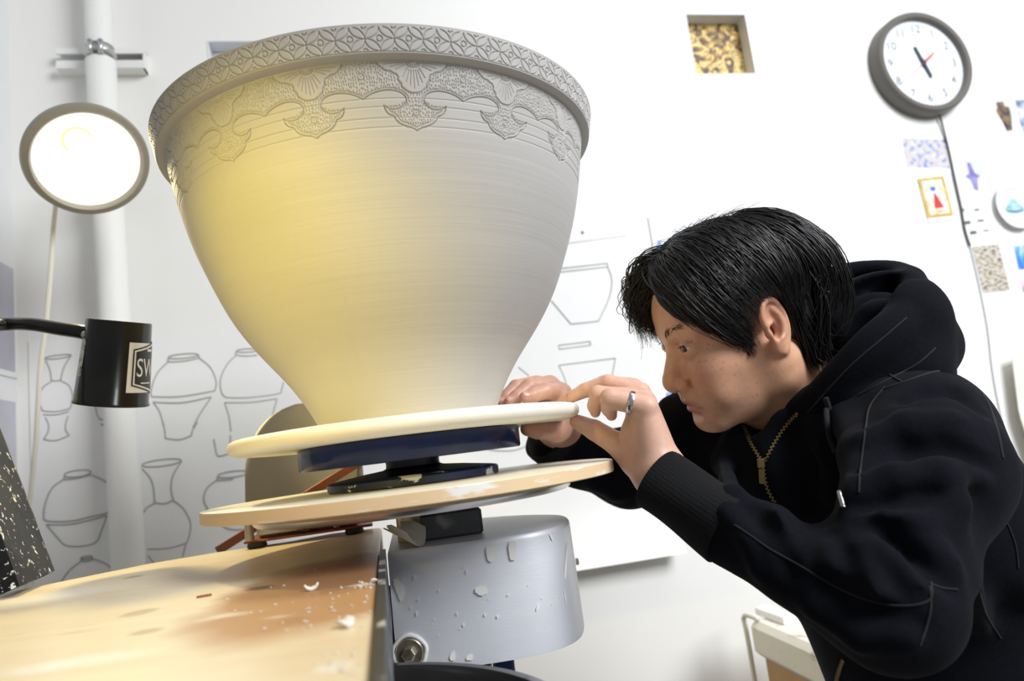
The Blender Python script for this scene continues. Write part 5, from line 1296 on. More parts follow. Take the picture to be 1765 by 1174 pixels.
# right hand (behind), palm over the bat at the foot of the bowl
idr = pts((968, 676, .940), (941, 674, .912), (918, 682, .898), (905, 685, .892))
mir = pts((948, 662, .945), (912, 667, .925), (891, 684, .912), (879, 692, .906))
rir = pts((924, 662, .958), (890, 667, .938), (872, 684, .926), (864, 693, .920))
pir = pts((905, 668, .972), (880, 678, .955), (868, 690, .945), (862, 696, .940))
thr = pts((962, 738, .945), (945, 734, .920), (925, 732, .900), (908, 731, .885))
wr = P(960, 748, 1.04)
Rf = [(idr, [.0120, .0105, .0092, .0076]), (mir, [.0120, .0105, .0090, .0072]), (rir, [.0115, .0098, .0085, .0070]), (pir, [.0105, .0088, .0078, .0064]), (thr, [.0175, .0130, .0115, .0090])]
Rp = [(P(966, 680, .935), wr, .0130, .0220), (P(946, 668, .95), wr, .0130, .0210), (P(926, 668, .962), wr, .0125, .0200), (P(908, 674, .975), wr, .012, .0195), (P(958, 735, .945), wr, .0190, .0210), (wr, P(1040, 795, 1.08), .0240, .032),
      (P(965, 690, .94), P(958, 730, .95), .014, .019)]
for f, r in Rf[:4]: rest(f, r)
rest(*Rf[4], True)
for a, b, ra, rb in Rp: rest([a], [ra])
GR = build_hand(Rf, Rp, [])
rv, rf = GR.mesh(2)
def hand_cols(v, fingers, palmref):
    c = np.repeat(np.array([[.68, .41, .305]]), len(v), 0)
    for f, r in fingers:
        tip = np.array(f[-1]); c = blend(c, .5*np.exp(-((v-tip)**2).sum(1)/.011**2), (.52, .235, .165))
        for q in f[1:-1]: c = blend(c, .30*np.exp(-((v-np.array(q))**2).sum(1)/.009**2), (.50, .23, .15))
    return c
parts_v += [lv, rv]; parts_f += [lf, rf]; parts_c += [hand_cols(lv, Lf, 0), hand_cols(rv, Rf, 0)*np.array([.80, .74, .72])]  # right hand's skin darkened: its shade is painted into the vertex colours

# ---- the rest of the body inside the clothes (one coarse continuous figure)
SHN, SHF = P(1605, 765, .75), P(1215, 745, 1.03)
ELN, ELF = P(1535, 1035, .60), P(1085, 808, 1.10)
WRN, WRF = P(1190, 865, .725), P(965, 755, 1.04)
CH = P(1440, 830, .90); PEL = np.array([.66, 1.02, .80])
KN = [np.array([.60, .84, .45]), np.array([.60, 1.06, .45])]; AN = [np.array([.72, .83, .07]), np.array([.72, 1.07, .07])]
HIP = [PEL+np.array([-.01, -.09, -.02]), PEL+np.array([-.01, .09, -.02])]
bl0 = np.array([-.1, .45, .0]); bl1 = np.array([1.0, 1.45, 1.4])
Bd = SDF(bl0, bl1, .012)
neckb = P(1450, 735, .93)
CHB = P(1470, 850, .99)
for a, b, ra, rb in ((P(1430, 740, .965), CHB, .04, .07), (CHB, PEL, .07, .10), (SHN, CHB, .04, .06), (SHF, CHB, .045, .06), (SHN, ELN, .036, .028), (ELN, WRN, .028, .021), (SHF, ELF, .036, .028), (ELF, WRF, .028, .021),
                     (HIP[0], KN[0], .075, .05), (HIP[1], KN[1], .075, .05), (KN[0], AN[0], .048, .036), (KN[1], AN[1], .048, .036)): Bd.cap(a, b, ra, rb, .03)
bv, bf = Bd.mesh(1)
parts_v.append(bv); parts_f.append(bf); parts_c.append(np.repeat(SK[None], len(bv), 0))
off = 0; FF = []
for v, f in zip(parts_v, parts_f): FF.append(f+off); off += len(v)
mesh_obj('body', np.concatenate(parts_v), np.concatenate(FF), m_skin, man, cols=np.concatenate(parts_c))

# eyes
m_eye = mat('eyeball', (.6, .6, .6), .12, attr='Col', coat=.25)
for s in (1, -1):
    c = np.array([.0742, s*.0315, .0002]); r = .0134; g = np.array([.985, -.02-.03*s, -.06]); g[1] += .10; g /= np.linalg.norm(g)
    nth, nph = 40, 48; v = []; cl = []
    a1 = np.cross(g, [0, 0, 1.0]); a1 /= np.linalg.norm(a1); a2 = np.cross(g, a1)
    for i in range(nth+1):
        th_ = math.pi*(i/nth)**1.3 if True else 0
        for k in range(nph):
            ph_ = 2*math.pi*k/nph; rr = r+.0005*math.exp(-(th_/.42)**4)
            v.append(c+rr*(g*math.cos(th_)+math.sin(th_)*(a1*math.cos(ph_)+a2*math.sin(ph_))))
            cl.append((.004, .003, .003) if th_ < .21 else (.022, .010, .005) if th_ < .47 else (.02, .012, .01) if th_ < .52 else (.70, .66, .62))
    f = [(i*nph+k, (i+1)*nph+k, (i+1)*nph+(k+1) % nph, i*nph+(k+1) % nph) for i in range(nth) for k in range(nph)]
    mesh_obj('eye', H2W(v), f, m_eye, man, cols=np.array(cl))
# finger ring
a, b = np.array(pin[0]), np.array(pin[1]); t = (b-a)/np.linalg.norm(b-a); c = a+(b-a)*.42
a1 = np.cross(t, [0, 0, 1.0]); a1 /= np.linalg.norm(a1); a2 = np.cross(t, a1); mb = MB(); n = 40; prof = [(.0117, -.0028), (.0126, -.0028), (.0129, -.0018), (.0129, .0018), (.0126, .0028), (.0117, .0028)]
v = []; f = []
for i in range(n):
    an = 2*math.pi*i/n
    for r, z in prof: v.append(c+t*z+r*(a1*math.cos(an)+a2*math.sin(an)))
for i in range(n):
    for k in range(6): f.append((i*6+k, ((i+1) % n)*6+k, ((i+1) % n)*6+(k+1) % 6, i*6+(k+1) % 6))
o = mesh_obj('finger_ring', v, f, mat('silver_ring', (.62, .63, .65), .22, 1.0), man); o['label'] = 'plain wide silver ring'; sharp_edges(o.data, 40)
# nails
m_nail = mat('nail', (.60, .36, .28), .3, coat=.3)
def nail(G, tip, prev, up, w=.0048, l=.0062):
    tip = np.array(tip); prev = np.array(prev); t = (tip-prev)/np.linalg.norm(tip-prev); up = np.array(up, float); up -= t*(up@t); up /= np.linalg.norm(up); sd = np.cross(t, up)
    v = []; n, m = 7, 7
    for i in range(n+1):
        for k in range(m+1):
            x = (i/n*2-1)*l*.5+.0015; y = (k/m*2-1)*w*(1-.18*(i/n-.3)**2*2)
            p = tip+t*x+sd*y; q = p+up*.016
            for _ in range(110):
                if G.lin(q) < .0001: break
                q = q-up*.0002
            v.append(q+up*.00035)
    f = [(i*(m+1)+k, (i+1)*(m+1)+k, (i+1)*(m+1)+k+1, i*(m+1)+k+1) for i in range(n) for k in range(m)]
    mesh_obj('fingernail', v, f, m_nail, man)
vd = -ray(950, 690)/np.linalg.norm(ray(950, 690))
nail(GR, idr[3], idr[2], vd*.75+EZ*.8); nail(GR, mir[3], mir[2], vd*.6+EZ*.8); nail(GR, rir[3], rir[2], vd*.4+EZ*.9, .0042, .0055)
nail(GL, mid[3], mid[2], vd*.25+EZ*1.0, .0045)

# ---- hair: a close cap plus a few thousand strands
Hc_ = SDF((-.150, -.125, -.135), (.150, .125, .160), .0022)
Hc_.ell((-.004, 0, .034), (.0985, .0840, .0900), k=0)
Hc_.ell((-.043, 0, .010), (.054, .0730, .076), k=.02)
Hc_.cap((-.064, .032, -.020), (-.062, .028, -.075), .032, .022, .02); Hc_.cap((-.064, -.032, -.020), (-.062, -.028, -.075), .032, .022, .02)
def facecut(x, y, z):
    ay = np.abs(y)
    hl = np.where(x > .0, .040+.25*np.maximum(x-.02, 0)-.10*np.maximum(ay-.045, 0), .5)   # hair line height over the face
    front = np.maximum(z-(.040+.35*np.maximum(x-.03, 0)), .012-x)
    earc = np.sqrt(((x+.005)/.028)**2+((z+.016)/.052)**2)*.03-.03
    earc = np.maximum(earc, .055-ay)
    neck = np.maximum(z+.055-.9*(x+.055), -.055-x)
    return np.minimum(np.minimum(front, earc), neck)
Hc_.op(facecut, (-.150, -.125, -.135), (.150, .125, .160), .006, True)
hcv, hcf = Hc_.mesh(2)
hair_v = [H2W(hcv)]; hair_f = [hcf]; hoff = len(hcv)
# strands
EC, ER = np.array([-.003, 0, .034]), np.array([.1010, .0880, .0930])
def on_e(d, k=1.0): d = np.asarray(d, float); return EC+ER*k*d/np.linalg.norm(d)
def cast_e(px, py, k=1.03):
    """meet the hair ellipsoid along a line of sight, near side; falls back to the closest approach"""
    o = (W2H(EYE)-EC)/(ER*k); d = (ray(px, py) @ HM)/(ER*k)
    a, b, c = d@d, 2*o@d, o@o-1; q = b*b-4*a*c
    t = (-b-math.sqrt(q))/(2*a) if q > 0 else -b/(2*a)
    return EC+(o+t*d)*ER*k
def sph(a, b, n):
    a = (a-EC)/ER; b = (b-EC)/ER; ra, rb = np.linalg.norm(a), np.linalg.norm(b); a, b = a/ra, b/rb
    w = math.acos(np.clip(a@b, -1, 1)); out = []
    for i in range(n):
        t = i/(n-1); v = (math.sin((1-t)*w)*a+math.sin(t*w)*b)/max(math.sin(w), 1e-6) if w > 1e-3 else a
        out.append(EC+ER*v*(ra*(1-t)+rb*t))
    return np.array(out)
strands = []
rh = random.Random(21)
def strand(path, w0, lift=.0, wob=.002, wtip=.15):
    n = len(path); ph, fq = rh.uniform(0, 6), rh.uniform(2, 5); side = np.array([rh.gauss(0, 1) for _ in range(3)]); side /= np.linalg.norm(side)
    path = np.array(path); t = np.linspace(0, 1, n)
    nrm = (path-EC)/ER**2; nrm /= np.linalg.norm(nrm, axis=1)[:, None]
    path = path+nrm*(lift*np.sin(np.pi*np.minimum(t*1.1, 1)))[:, None]+side*(wob*np.sin(ph+fq*t)*t)[:, None]
    r = w0*(.55+.45*np.minimum(t*5, 1))*np.clip((1-t)*2.2, wtip, 1)
    strands.append((path, r))
part = lambda s: on_e((.72*(1-s)-.62*s, -.16+.05*s, 1.0-.15*(2*s-1)**2*0))     # the parting, from the forehead to the crown
# lower outline of the near side, in picture order from the fringe to the nape
low = [(1166, 540), (1185, 556), (1210, 564), (1236, 570), (1262, 562), (1281, 566), (1291, 600), (1297, 592), (1302, 552), (1308, 530), (1330, 511), (1354, 512), (1368, 545), (1369, 575), (1372, 600), (1384, 622), (1402, 636), (1422, 640), (1438, 622), (1448, 596)]
lowp = spline(low, 8)
for i in range(2300):
    u = rh.random(); k = min(int(u*len(lowp)), len(lowp)-1); e = lowp[k]+np.array([rh.gauss(0, 3), rh.gauss(-2, 5)])
    s = np.clip(u*1.0-.16+rh.gauss(0, .10), 0, 1)
    a = part(s)+np.array([rh.gauss(0, .006), rh.gauss(0, .004), 0])
    p = sph(a, cast_e(e[0], e[1], rh.uniform(1.0, 1.045)), 12)
    strand(p, rh.uniform(.0005, .0012), rh.uniform(.001, .009), .004)
# shorter layers over the near side, so that the surface breaks up
for i in range(1400):
    u = rh.random(); k = min(int(u*len(lowp)), len(lowp)-1); e = lowp[k]
    s = np.clip(u-.16+rh.gauss(0, .08), 0, 1); full = sph(part(s), cast_e(e[0], e[1], 1.05), 24); b = rh.randint(3, 10); n = rh.randint(9, 13)
    strand(full[b:b+n]*1.0, rh.uniform(.0004, .0010), rh.uniform(.003, .010), .005)
# fringe falling in front of the forehead, towards the far eye
fr_ = [(1104, 580), (1112, 583), (1120, 580), (1128, 584), (1098, 560), (1090, 545)]
for i in range(420):
    e = fr_[rh.randrange(len(fr_))]; e = (e[0]+rh.gauss(0, 5), e[1]+rh.gauss(-8, 14)); far = rh.random()
    a = part(rh.uniform(0, .28)); 
    b = W2H(P(1084+rh.gauss(14, 12), 520+rh.gauss(-6, 16), .905+.03*far)); c = W2H(P(e[0], e[1], .905+.035*far)); m = W2H(P(1112+rh.gauss(12, 14), 462+rh.gauss(0, 10), .895+.03*far))
    p = spline([a, m, b, c], 5); strand(p, rh.uniform(.0006, .0013), .0, .003)
# lock crossing the forehead to the brow
for i in range(60):
    q = rh.gauss(0, 1); p = spline([part(.05), cast_e(1128+q*3, 478, 1.06), cast_e(1142+q*4, 518, 1.03), cast_e(1166+q*4, 546+q*2, .99), cast_e(1172+q*3, 550+q, .97)], 4); strand(p, rh.uniform(.0005, .0010), 0, .002)
# far side and crown
for i in range(900):
    an = rh.uniform(-2.7, .2); s = rh.uniform(.0, 1); a = part(s)
    e = on_e((math.cos(an)*1.0, -abs(math.sin(an))*1.0-.2, rh.uniform(-.35, .35)), rh.uniform(1.0, 1.05)); p = sph(a, e, 11); strand(p, rh.uniform(.0008, .0016), rh.uniform(.0, .007), .004)
# nape: fuller, ends flick out
for i in range(700):
    y = rh.uniform(-.06, .072); a = on_e((-.9, y*9, rh.uniform(-.1, .8)), 1.0)
    b = np.array([-.098+rh.gauss(0, .006)+.5*abs(y)*.4, y*1.05, rh.uniform(-.01, .02)]); c = np.array([-.088+rh.gauss(0, .008)+abs(y)*.35, y*.95, -.055+rh.gauss(0, .012)]); d = c+np.array([rh.gauss(-.006, .008), rh.gauss(0, .006), -.022+rh.gauss(0, .006)])
    strand(spline([a, b, c, d], 4), rh.uniform(.0008, .0016), 0, .004)
for i in range(420):                                                    # behind the ear
    u = rh.random(); st0 = cast_e(1352+rh.uniform(0, 70), 470+rh.uniform(0, 45), 1.05); en = cast_e(1376+55*u+rh.gauss(0, 5), 596+32*math.sin(2.4*u)+rh.gauss(0, 9), 1.06); mid_ = (st0+en)/2; mid_ = on_e((mid_-EC)/ER, 1.08)
    strand(spline([st0, mid_, en], 6), rh.uniform(.0007, .0014), 0, .004)
# flyaways on top
for i in range(70):
    s = rh.uniform(.15, .9); a = part(s)+np.array([0, rh.gauss(0, .02), 0]); d = np.array([rh.gauss(-.01, .03), rh.gauss(0, .02), rh.uniform(.006, .016)])
    strand(spline([a, a+d*.6, a+d*1.0+np.array([rh.gauss(0, .012), 0, -.006])], 4), .00035, 0, .002)
# sideburn and brows
brows = []
def fine(p0, dirv, L, r, dst):
    p0 = np.asarray(p0); dirv = np.asarray(dirv, float); dirv /= np.linalg.norm(dirv); bend = np.array([rh.gauss(0, .15) for _ in range(3)])
    dst.append((np.array([p0, p0+dirv*L*.5+bend*L*.08, p0+dirv*L+bend*L*.25]), np.array([r, r*.8, r*.2])))
def skin_pt(px, py, lift=.0004):
    o = W2H(EYE); d = ray(px, py) @ HM; t = np.arange(.70, 1.0, .0006); q = o+np.outer(t, d); v = S.at(q); ok = ((q > S.lo) & (q < S.lo+S.h*(S.n-1))).all(1); i = np.argmax((v < lift) & ok)
    return q[i] if ok[i] and v[i] < lift else None
for i in range(170):
    px, py = 1288+rh.gauss(0, 6.5), rh.uniform(556, 610); px += (py-575)*.1
    q = skin_pt(px, py)
    if q is not None: fine(q, (.1+rh.gauss(0, .2), .25, -1), rh.uniform(.004, .009), .00035, strands)
for s in (1, -1):
    for i in range(110 if s > 0 else 60):
        t = rh.random()*.75; z = .0200+.0066*math.sin(t*1.9)+.006*t+rh.gauss(0, .0022*(1-.4*t)); y = s*(.0135+.038*t)
        o = np.array([.13, y, z]); x = np.arange(.115, .04, -.0005); q = np.stack([x, np.full_like(x, y), np.full_like(x, z)], 1); v = S.at(q); k = np.argmax(v < .0003)
        if v[k] < .0003: fine(q[k], (-.15-.5*t, s*(.35+.6*t), .75-1.1*t), rh.uniform(.005, .009), .00022, brows)
eb_ = mat('brow_hair', (.055, .036, .026), .7)
nb_far = 0
for s in (1, -1):                                                      # lashes
    for i in range(36):
        t = -1+2*i/35; yy = s*(.0315+.0145*t); z = .0002+.0050*(1-abs(t)**2.4)+.0020*t; x = .0750+math.sqrt(max(.0150**2-(.0145*t)**2-.0046**2, 1e-6)); fine((x-.0008, yy, z), (1.0, s*.35*t, -.25), rh.uniform(.003, .005), .00012, brows)
strands = [q for q in strands if np.linalg.norm(np.diff(q[0], axis=0), axis=1).max() < .022]
def strand_mesh(strs, ns=3):
    V = []; F = []; off = 0
    for p, r in strs:
        n = len(p); t = np.gradient(p, axis=0); t /= np.linalg.norm(t, axis=1)[:, None]+1e-9
        ref = np.array([.3, .5, .8]); u = np.cross(t, ref); u /= np.linalg.norm(u, axis=1)[:, None]+1e-9; w = np.cross(t, u)
        a = np.arange(ns)*2*math.pi/ns
        v = p[:, None, :]+r[:, None, None]*(u[:, None, :]*np.cos(a)[None, :, None]+w[:, None, :]*np.sin(a)[None, :, None]); V.append(v.reshape(-1, 3))
        i = np.arange(n-1)[:, None]*ns; k = np.arange(ns)[None, :]; k2 = (k+1) % ns
        F.append(np.stack([off+i+k, off+i+k2, off+i+ns+k2, off+i+ns+k], -1).reshape(-1, 4)); off += n*ns
    return np.concatenate(V), np.concatenate(F)
sv, sf = strand_mesh(strands)
mesh_obj('hair', np.concatenate([H2W(hcv), H2W(sv)]), np.concatenate([hcf, sf+len(hcv)]), m_hair, man)
for sgn in (1, -1):
    sv, sf = strand_mesh([q for q in brows if q[0][0][1]*sgn > 0]); o = mesh_obj('eyebrow', H2W(sv), sf, eb_, man); o['kind'] = 'stuff'

# ---- clothes
def wrinkle(field, seed, amp, lo, hi, nw=26, aniso=None):
    """gentle cloth undulation: sum of oriented waves added to the field"""
    r = np.random.default_rng(seed); sl, g = field._sub(lo, hi); acc = 0
    for i in range(nw):
        d = r.normal(size=3); d /= np.linalg.norm(d); f = r.uniform(35, 95); acc = acc+np.sin(f*(d[0]*g[0]+d[1]*g[1]+d[2]*g[2])+r.uniform(0, 6))/f*40
    field.d[sl] += (amp*acc/math.sqrt(nw)).astype(np.float32)
T = SDF((-.02, .42, .62), (.86, 1.40, 1.36), .0045)
# torso
T.cap(P(1440, 800, .93), P(1668, 1140, .93), .140, .165, .04)
T.cap(P(1668, 1140, .93), PEL+np.array([0, 0, -.02]), .165, .17, .05)
T.cap(P(1400, 760, .95), P(1480, 900, .93), .090, .12, .04)
T.cap(P(1585, 775, .82), P(1650, 930, .84), .080, .105, .04)
T.cap(P(1600, 800, .90), P(1650, 1000, .92), .086, .12, .04)
T.cap(P(1350, 765, .98), P(1420, 900, .95), .070, .10, .04)
T.cap(P(1500, 705, .90), P(1590, 740, .83), .062, .066, .04)          # near shoulder slope
T.cap(P(1500, 700, .84), P(1590, 752, .77), .034, .050, .04)
# far arm
T.cap(SHF, P(1150, 785, 1.06), .062, .058, .02); T.cap(P(1150, 785, 1.06), ELF, .060, .055, .03); T.cap(SHF, P(1370, 745, 1.0), .062, .07, .04)
T.cap(ELF, P(1000, 785, 1.07), .054, .045, .03); T.cap(P(1000, 785, 1.07), P(952, 762, 1.045), .045, .037, .02)
# near arm
T.cap(P(1592, 762, .76), P(1603, 815, .71), .069, .068, .03); T.cap(P(1603, 815, .71), P(1556, 930, .645), .068, .0585, .03); T.cap(P(1556, 930, .645), ELN, .0585, .052, .02)
T.cap(P(1530, 1050, .60), P(1490, 1025, .622), .046, .048, .02)
T.cap(ELN, P(1396, 967, .645), .052, .0445, .02); T.cap(P(1396, 967, .645), P(1260, 914, .70), .0445, .0365, .02)
# folds: on the upper arm above the elbow and in the crook of the elbow
def fold(pxs, r, k, sub=False, sink=.35):
    q = [T.cast(x, y, .40, 1.25) for x, y in pxs]
    q = [a+ray(x, y)*r*sink/np.linalg.norm(ray(x, y)) for a, (x, y) in zip(q, pxs) if a is not None]
    for a, b in zip(q[:-1], q[1:]): T.cap(a, b, r, r, k, sub)
z7 = lambda pts: [(1080+x/2.5766, 740+y/2.5766) for x, y in pts]
FOLDS = [([(985, 370), (1050, 410), (1150, 425), (1260, 430), (1340, 425)], .010, False), ([(1000, 445), (1080, 440), (1180, 465), (1270, 470)], .009, True),
         ([(1040, 330), (1130, 300), (1260, 285), (1400, 265)], .010, True), ([(1060, 270), (1180, 220), (1330, 190), (1450, 170)], .010, False), ([(1060, 210), (1170, 150), (1290, 100), (1400, 60)], .011, True),
         ([(1000, 470), (1060, 540), (1130, 620), (1230, 690), (1330, 715)], .009, True), ([(1050, 490), (1120, 560), (1200, 620), (1300, 660)], .011, False), ([(960, 480), (1000, 570), (1040, 660), (1100, 730)], .011, False),
         ([(900, 460), (950, 540), (985, 640), (1000, 710)], .009, True), ([(800, 420), (850, 500), (880, 590)], .011, False), ([(735, 390), (775, 470), (795, 560)], .009, True), ([(640, 375), (690, 430), (715, 500)], .008, False),
         ([(1180, 480), (1270, 540), (1350, 610), (1440, 690)], .009, True), ([(1270, 470), (1360, 540), (1440, 610)], .010, False)]
for pxs, r, sub in FOLDS: fold(z7(pxs), r, .011, sub, .25 if not sub else -.40)
fold([(1260, 760), (1245, 800), (1262, 850)], .010, .02); fold([(1150, 700), (1140, 750), (1165, 800)], .010, .02); fold([(1190, 700), (1195, 770), (1220, 820)], .009, .02, True, -.4)
fold([(1010, 800), (1030, 830), (1060, 850)], .009, .02); fold([(1450, 720), (1480, 780), (1490, 840)], .010, .03); fold([(1350, 760), (1390, 840), (1400, 900)], .010, .03, True, -.4)
fold([(1560, 690), (1600, 672), (1650, 676), (1690, 700)], .008, .012, True, -.35)
fold([(1490, 760), (1560, 730), (1640, 730)], .010, .012, False, .3); fold([(1485, 800), (1560, 775), (1660, 780), (1700, 800)], .009, .012, True, -.4); fold([(1478, 850), (1540, 820), (1620, 815), (1690, 835)], .010, .012, False, .25)
fold([(1300, 880), (1340, 930), (1360, 985)], .009, .011, True, -.4); fold([(1250, 880), (1290, 930), (1310, 985)], .008, .010, False, .25); fold([(1420, 1010), (1500, 1060), (1570, 1070)], .009, .012, True, -.4); fold([(1400, 1050), (1480, 1100), (1560, 1100)], .009, .012, False, .2)
fold([(1400, 720), (1420, 780), (1425, 850)], .009, .014, False, .2); fold([(1370, 745), (1395, 800), (1400, 870)], .008, .012, True, -.4)
fold([(1660, 880), (1690, 960), (1690, 1060)], .012, .03); fold([(1700, 870), (1730, 960), (1745, 1060)], .011, .03, True, -.4)
wrinkle(T, 4, .0011, (-.02, .42, .62), (.86, 1.40, 1.36))
# neck opening
T.cap(H2W((-.01, 0, -.05)), P(1388, 702, .925), .062, .052, .015, sub=True)
T.cap(P(1310, 728, .90), P(1352, 728, .90), .022, .026, .012, sub=True)
T.cap(P(1306, 775, .915), P(1372, 750, .91), .022, .026, .012)
tv, tf = T.mesh(2)
hoodie = mesh_obj('hoodie', tv, tf, m_cloth, man)
# cuffs
def cuff(a, b, c, ra, rb, rc, name='cuff'):
    p = spline([a, b, c], 10); r = spline(np.array([[ra, 0, 0], [rb, 0, 0], [rc, 0, 0]]), 10)[:, 0]
    t = np.gradient(p, axis=0); t /= np.linalg.norm(t, axis=1)[:, None]; u = np.cross(t[0], EZ); u /= np.linalg.norm(u); n = 200; v = []; f = []; m = len(p)
    prof = [(i, 1.0) for i in range(m)]
    rows = [(m-1, r[-1]*.90, 0)]+[(i, r[i], 1) for i in range(m-1, -1, -1)]+[(0, r[0]*.955, 0), (1, r[1]*.90, 0), (3, r[3]*.87, 0)]
    for i, rr, rib in rows:
        w = np.cross(t[i], u)
        for k in range(n):
            an = 2*math.pi*k/n; q = rr+(.00018*math.cos(an*50) if rib else 0)+.0012*math.sin(an*3+i*.25); v.append(p[i]+q*(u*math.cos(an)+w*math.sin(an)))
    for i in range(len(rows)-1):
        for k in range(n): f.append((i*n+k, i*n+(k+1) % n, (i+1)*n+(k+1) % n, (i+1)*n+k))
    return mesh_obj(name, v, f, m_rib, hoodie)
cuff(P(1136, 828, .755), P(1195, 870, .725), P(1260, 914, .698), .0345, .0345, .0372)
cuff(P(938, 752, 1.035), P(958, 765, 1.047), P(985, 778, 1.058), .0365, .038, .043)
# hood, lying down behind the head: a folded cloth shell with a thick rolled rim
G = SDF((.18, .60, E-.04), (.62, 1.22, E+.36), .0040)
hc1 = P(1532, 562, .89)
G.ell(hc1, (.060, .095, .070), np.stack([_R, _F, _U]), .0)
G.cap(P(1600, 600, .875), P(1560, 640, .83), .030, .040, .03); G.cap(P(1560, 640, .83), P(1470, 690, .825), .040, .026, .03); G.cap(P(1600, 600, .875), P(1590, 640, .93), .030, .04, .03)
G.cap(P(1470, 560, .92), P(1420, 600, .97), .05, .05, .03)
G.cap(P(1395, 560, .865), P(1540, 512, .868), .050, .036, .010, sub=True)
def chainG(pl_, r, k=.010):
    q = spline([P(*a) for a in pl_], 5)
    for a, b in zip(q[:-1], q[1:]): G.cap(a, b, r, r, k)
# near edge of the hood opening running down to the zip, over the top and down the far side
chainG([(1372, 730, .865), (1408, 690, .838), (1452, 640, .815), (1500, 590, .805), (1545, 552, .815), (1574, 512, .85), (1572, 482, .89)], .0125)
chainG([(1384, 728, .865), (1420, 690, .838), (1466, 640, .818), (1515, 592, .808), (1560, 556, .818), (1592, 530, .86)], .0150, .014)
chainG([(1572, 482, .89), (1545, 470, .93), (1500, 468, .965), (1450, 474, .985), (1405, 495, .99), (1375, 560, .985), (1345, 640, .975), (1300, 728, .94)], .0115)
chainG([(1392, 714, .875), (1430, 700, .85), (1480, 680, .83)], .020, .02)
chainG([(1455, 590, .875), (1490, 560, .868), (1512, 540, .86), (1545, 545, .845)], .0125); chainG([(1440, 560, .90), (1490, 530, .895), (1530, 525, .88)], .011)
wrinkle(G, 9, .0009, (.18, .60, E-.04), (.62, 1.22, E+.36))
gv, gf = G.mesh(2); hood = mesh_obj('hood', gv, gf, m_cloth, hoodie)
# seams, zip, drawstring
from mathutils.bvhtree import BVHTree
BV = {id(T): BVHTree.FromPolygons([tuple(q) for q in tv], tf.tolist()), id(G): BVHTree.FromPolygons([tuple(q) for q in gv], gf.tolist())}
def on_cloth(pxs, fields=(T, G), lift=.0, n=6, d0=.40):
    out = []
    for x, y in spline(pxs, max(n, 14)):
        r_ = ray(x, y); r_ = r_/np.linalg.norm(r_); best = None
        for f_ in fields:
            h_ = BV[id(f_)].ray_cast(Vector(tuple(EYE)), Vector(tuple(r_)))
            if h_[0] is not None and (best is None or h_[3] < best[3]): best = h_
        if best is not None:
            nn_ = np.array(best[1]); nn_ = nn_ if nn_@r_ < 0 else -nn_
            out.append(np.array(best[0])+nn_*lift)
    out = np.array(out)
    if len(out) > 8:
        jump = np.where(np.linalg.norm(np.diff(out, axis=0), axis=1) > .055)[0]
        if len(jump): out = max(np.split(out, jump+1), key=len)
        for _ in range(2): out[1:-1] = .5*out[1:-1]+.25*(out[:-2]+out[2:])
    return out
def seam(pxs, r=.0010, fields=(T,), m=m_seam, name='seam'):
    p = on_cloth(pxs, fields, .0003)
    if len(p) > 2: mb = MB(); mb.tube(p, r, 6); mb.obj(name, m, hoodie)
seam(z7([(480, 425), (560, 480), (640, 535), (760, 600), (860, 660), (960, 715), (1060, 755), (1180, 780), (1290, 780), (1350, 750), (1352, 680)]))
seam(z7([(1345, 700), (1350, 790), (1330, 880), (1300, 960)])); seam(z7([(1345, 685), (1400, 705), (1470, 712)]))
seam([(1520, 672), (1560, 658), (1620, 640), (1670, 650), (1700, 690), (1718, 740), (1728, 790)], .0013); seam([(1518, 636), (1536, 648), (1554, 658)], .0012)
seam([(1525, 668), (1500, 700), (1492, 740), (1484, 800), (1480, 850)], .0011)
seam([(1665, 965), (1685, 1010), (1700, 1060), (1725, 1100)], .001); seam([(1716, 860), (1735, 900), (1750, 940), (1755, 980)], .001)
seam([(1392, 712), (1430, 668), (1475, 622), (1525, 580), (1562, 548)], .0009, (G,)); seam([(1612, 600), (1580, 628), (1530, 655), (1480, 682)], .0010, (T, G)); 
m_zip = mat('brass_zip', (.34, .25, .10), .35, .9)
def zipper(pxs, name='zip_teeth', w=.0030):
    p = on_cloth(pxs, (T, G), .0012, 10)
    d = np.r_[0, np.cumsum(np.linalg.norm(np.diff(p, axis=0), axis=1))]; mb = MB(); n = int(d[-1]/.0024)
    for i in range(n):
        s = (i+.5)*d[-1]/n; c = np.array([np.interp(s, d, p[:, k]) for k in range(3)]); c2_ = np.array([np.interp(min(s+.002, d[-1]), d, p[:, k]) for k in range(3)]); t = c2_-c
        if np.linalg.norm(t) < 1e-6: continue
        t /= np.linalg.norm(t); vw = -ray(1320, 820); vw = vw/np.linalg.norm(vw); vw -= t*(vw@t); vw /= np.linalg.norm(vw); sd = np.cross(vw, t); sh = (.0007 if i % 2 else -.0007)
        mb.box((-.0008, -w/2+sh, -.0012), (.0008, w/2+sh, .0012), frame(c, t, sd, vw))
    o = mb.obj(name, m_zip, hoodie, smooth=False); mb = MB(); mb.tube(p+ray(1320, 820)*.0022, .0024, 8); mb.obj('zip_tape', m_cloth, o); return p
za = zipper([(1280, 733), (1293, 760), (1306, 782), (1315, 796)]); zb_ = zipper([(1376, 713), (1354, 735), (1336, 762), (1324, 785), (1318, 798)]); zc2 = zipper([(1316, 798), (1319, 825), (1326, 848), (1337, 866)])
zipper(z7([(965, 1020), (950, 1060), (935, 1118)]))
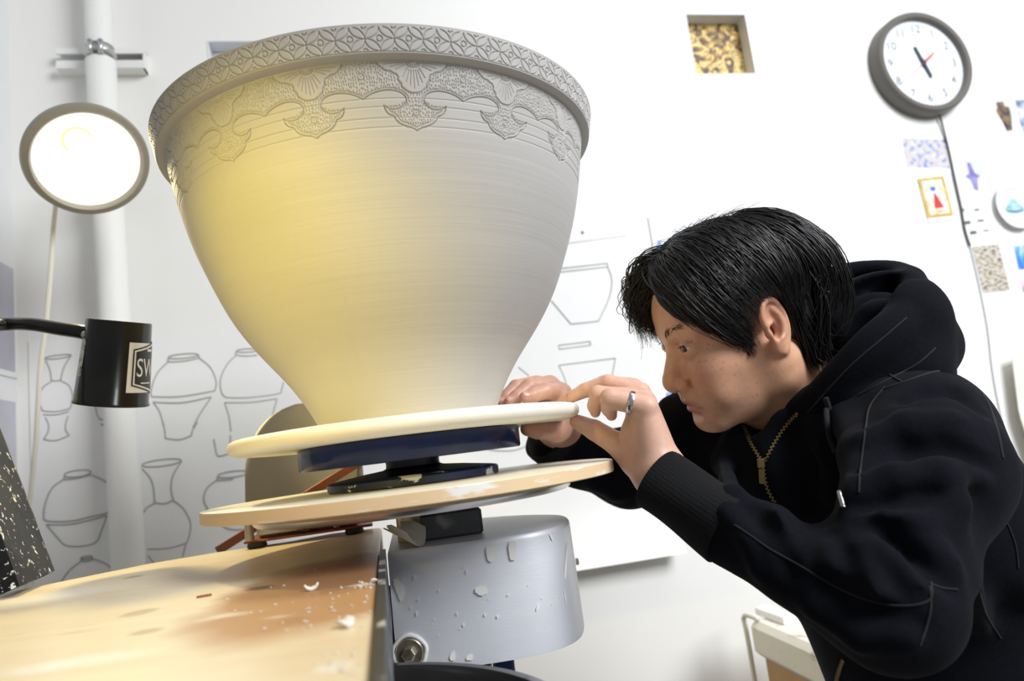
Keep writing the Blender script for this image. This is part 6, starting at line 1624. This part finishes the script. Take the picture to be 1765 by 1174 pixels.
pz = on_cloth([(1315, 796), (1317, 812), (1318, 834)], (T, G), .004, 4); vw = -ray(1317, 812)/np.linalg.norm(ray(1317, 812))
t = pz[-1]-pz[0]; t /= np.linalg.norm(t); sd = np.cross(vw, t); sd /= np.linalg.norm(sd); vw = np.cross(t, sd)
mb = MB(); mb.box((-.004, -.0045, -.002), (.007, .0045, .004), frame(pz[0], t, sd, vw), .001); mb.box((.008, -.0035, .000), (.026, .0035, .0018), frame(pz[0], t, sd, vw), .0006); mb.obj('zip_pull', m_zip, hoodie, smooth=False)
ds = on_cloth([(1424, 684), (1428, 700), (1434, 740), (1442, 790), (1450, 840), (1453, 852)], (T, G), .0042, 6)
mb = MB(); mb.tube(ds, .0032, 10); o = mb.obj('drawstring', m_seam, hoodie)
tp = on_cloth([(1453, 850), (1455, 864), (1457, 878)], (T, G), .0035, 4); mb = MB(); mb.tube(tp, .0021, 10); mb.obj('metal_tip', mat('aglet_steel', (.4, .4, .4), .3, 1.0), o)
# trousers and shoes
m_jean = mat('dark_trousers', (.018, .02, .028), .85, bump=.3, bscale=200)
J = SDF((.25, .60, -.02), (.95, 1.42, .92), .010)
for h_, k_, a_ in zip(HIP, KN, AN): J.cap(h_, k_, .105, .075, .04); J.cap(k_, a_+np.array([0, 0, .0]), .072, .055, .03)
J.cap(PEL+np.array([0, -.07, .03]), PEL+np.array([0, .07, .03]), .125, .125, .05)
jv, jf = J.mesh(2); mesh_obj('trousers', jv, jf, m_jean, man)
m_shoe = mat('dark_shoe', (.02, .02, .02), .5)
for a_ in AN:
    K = SDF(a_+np.array([-.24, -.08, -.09]), a_+np.array([.10, .08, .10]), .006)
    K.cap(a_+np.array([.03, 0, -.03]), a_+np.array([-.16, 0, -.042]), .042, .034, .02); K.cap(a_+np.array([0, 0, -.02]), a_+np.array([0, 0, .03]), .042, .045, .02)
    def fl(x, y, z): return z+0*x+0*y-.002
    K.op(fl, a_-.2, a_+.2, 0, True); kv, kf = K.mesh(1); mesh_obj('shoe', kv, kf, m_shoe, man)
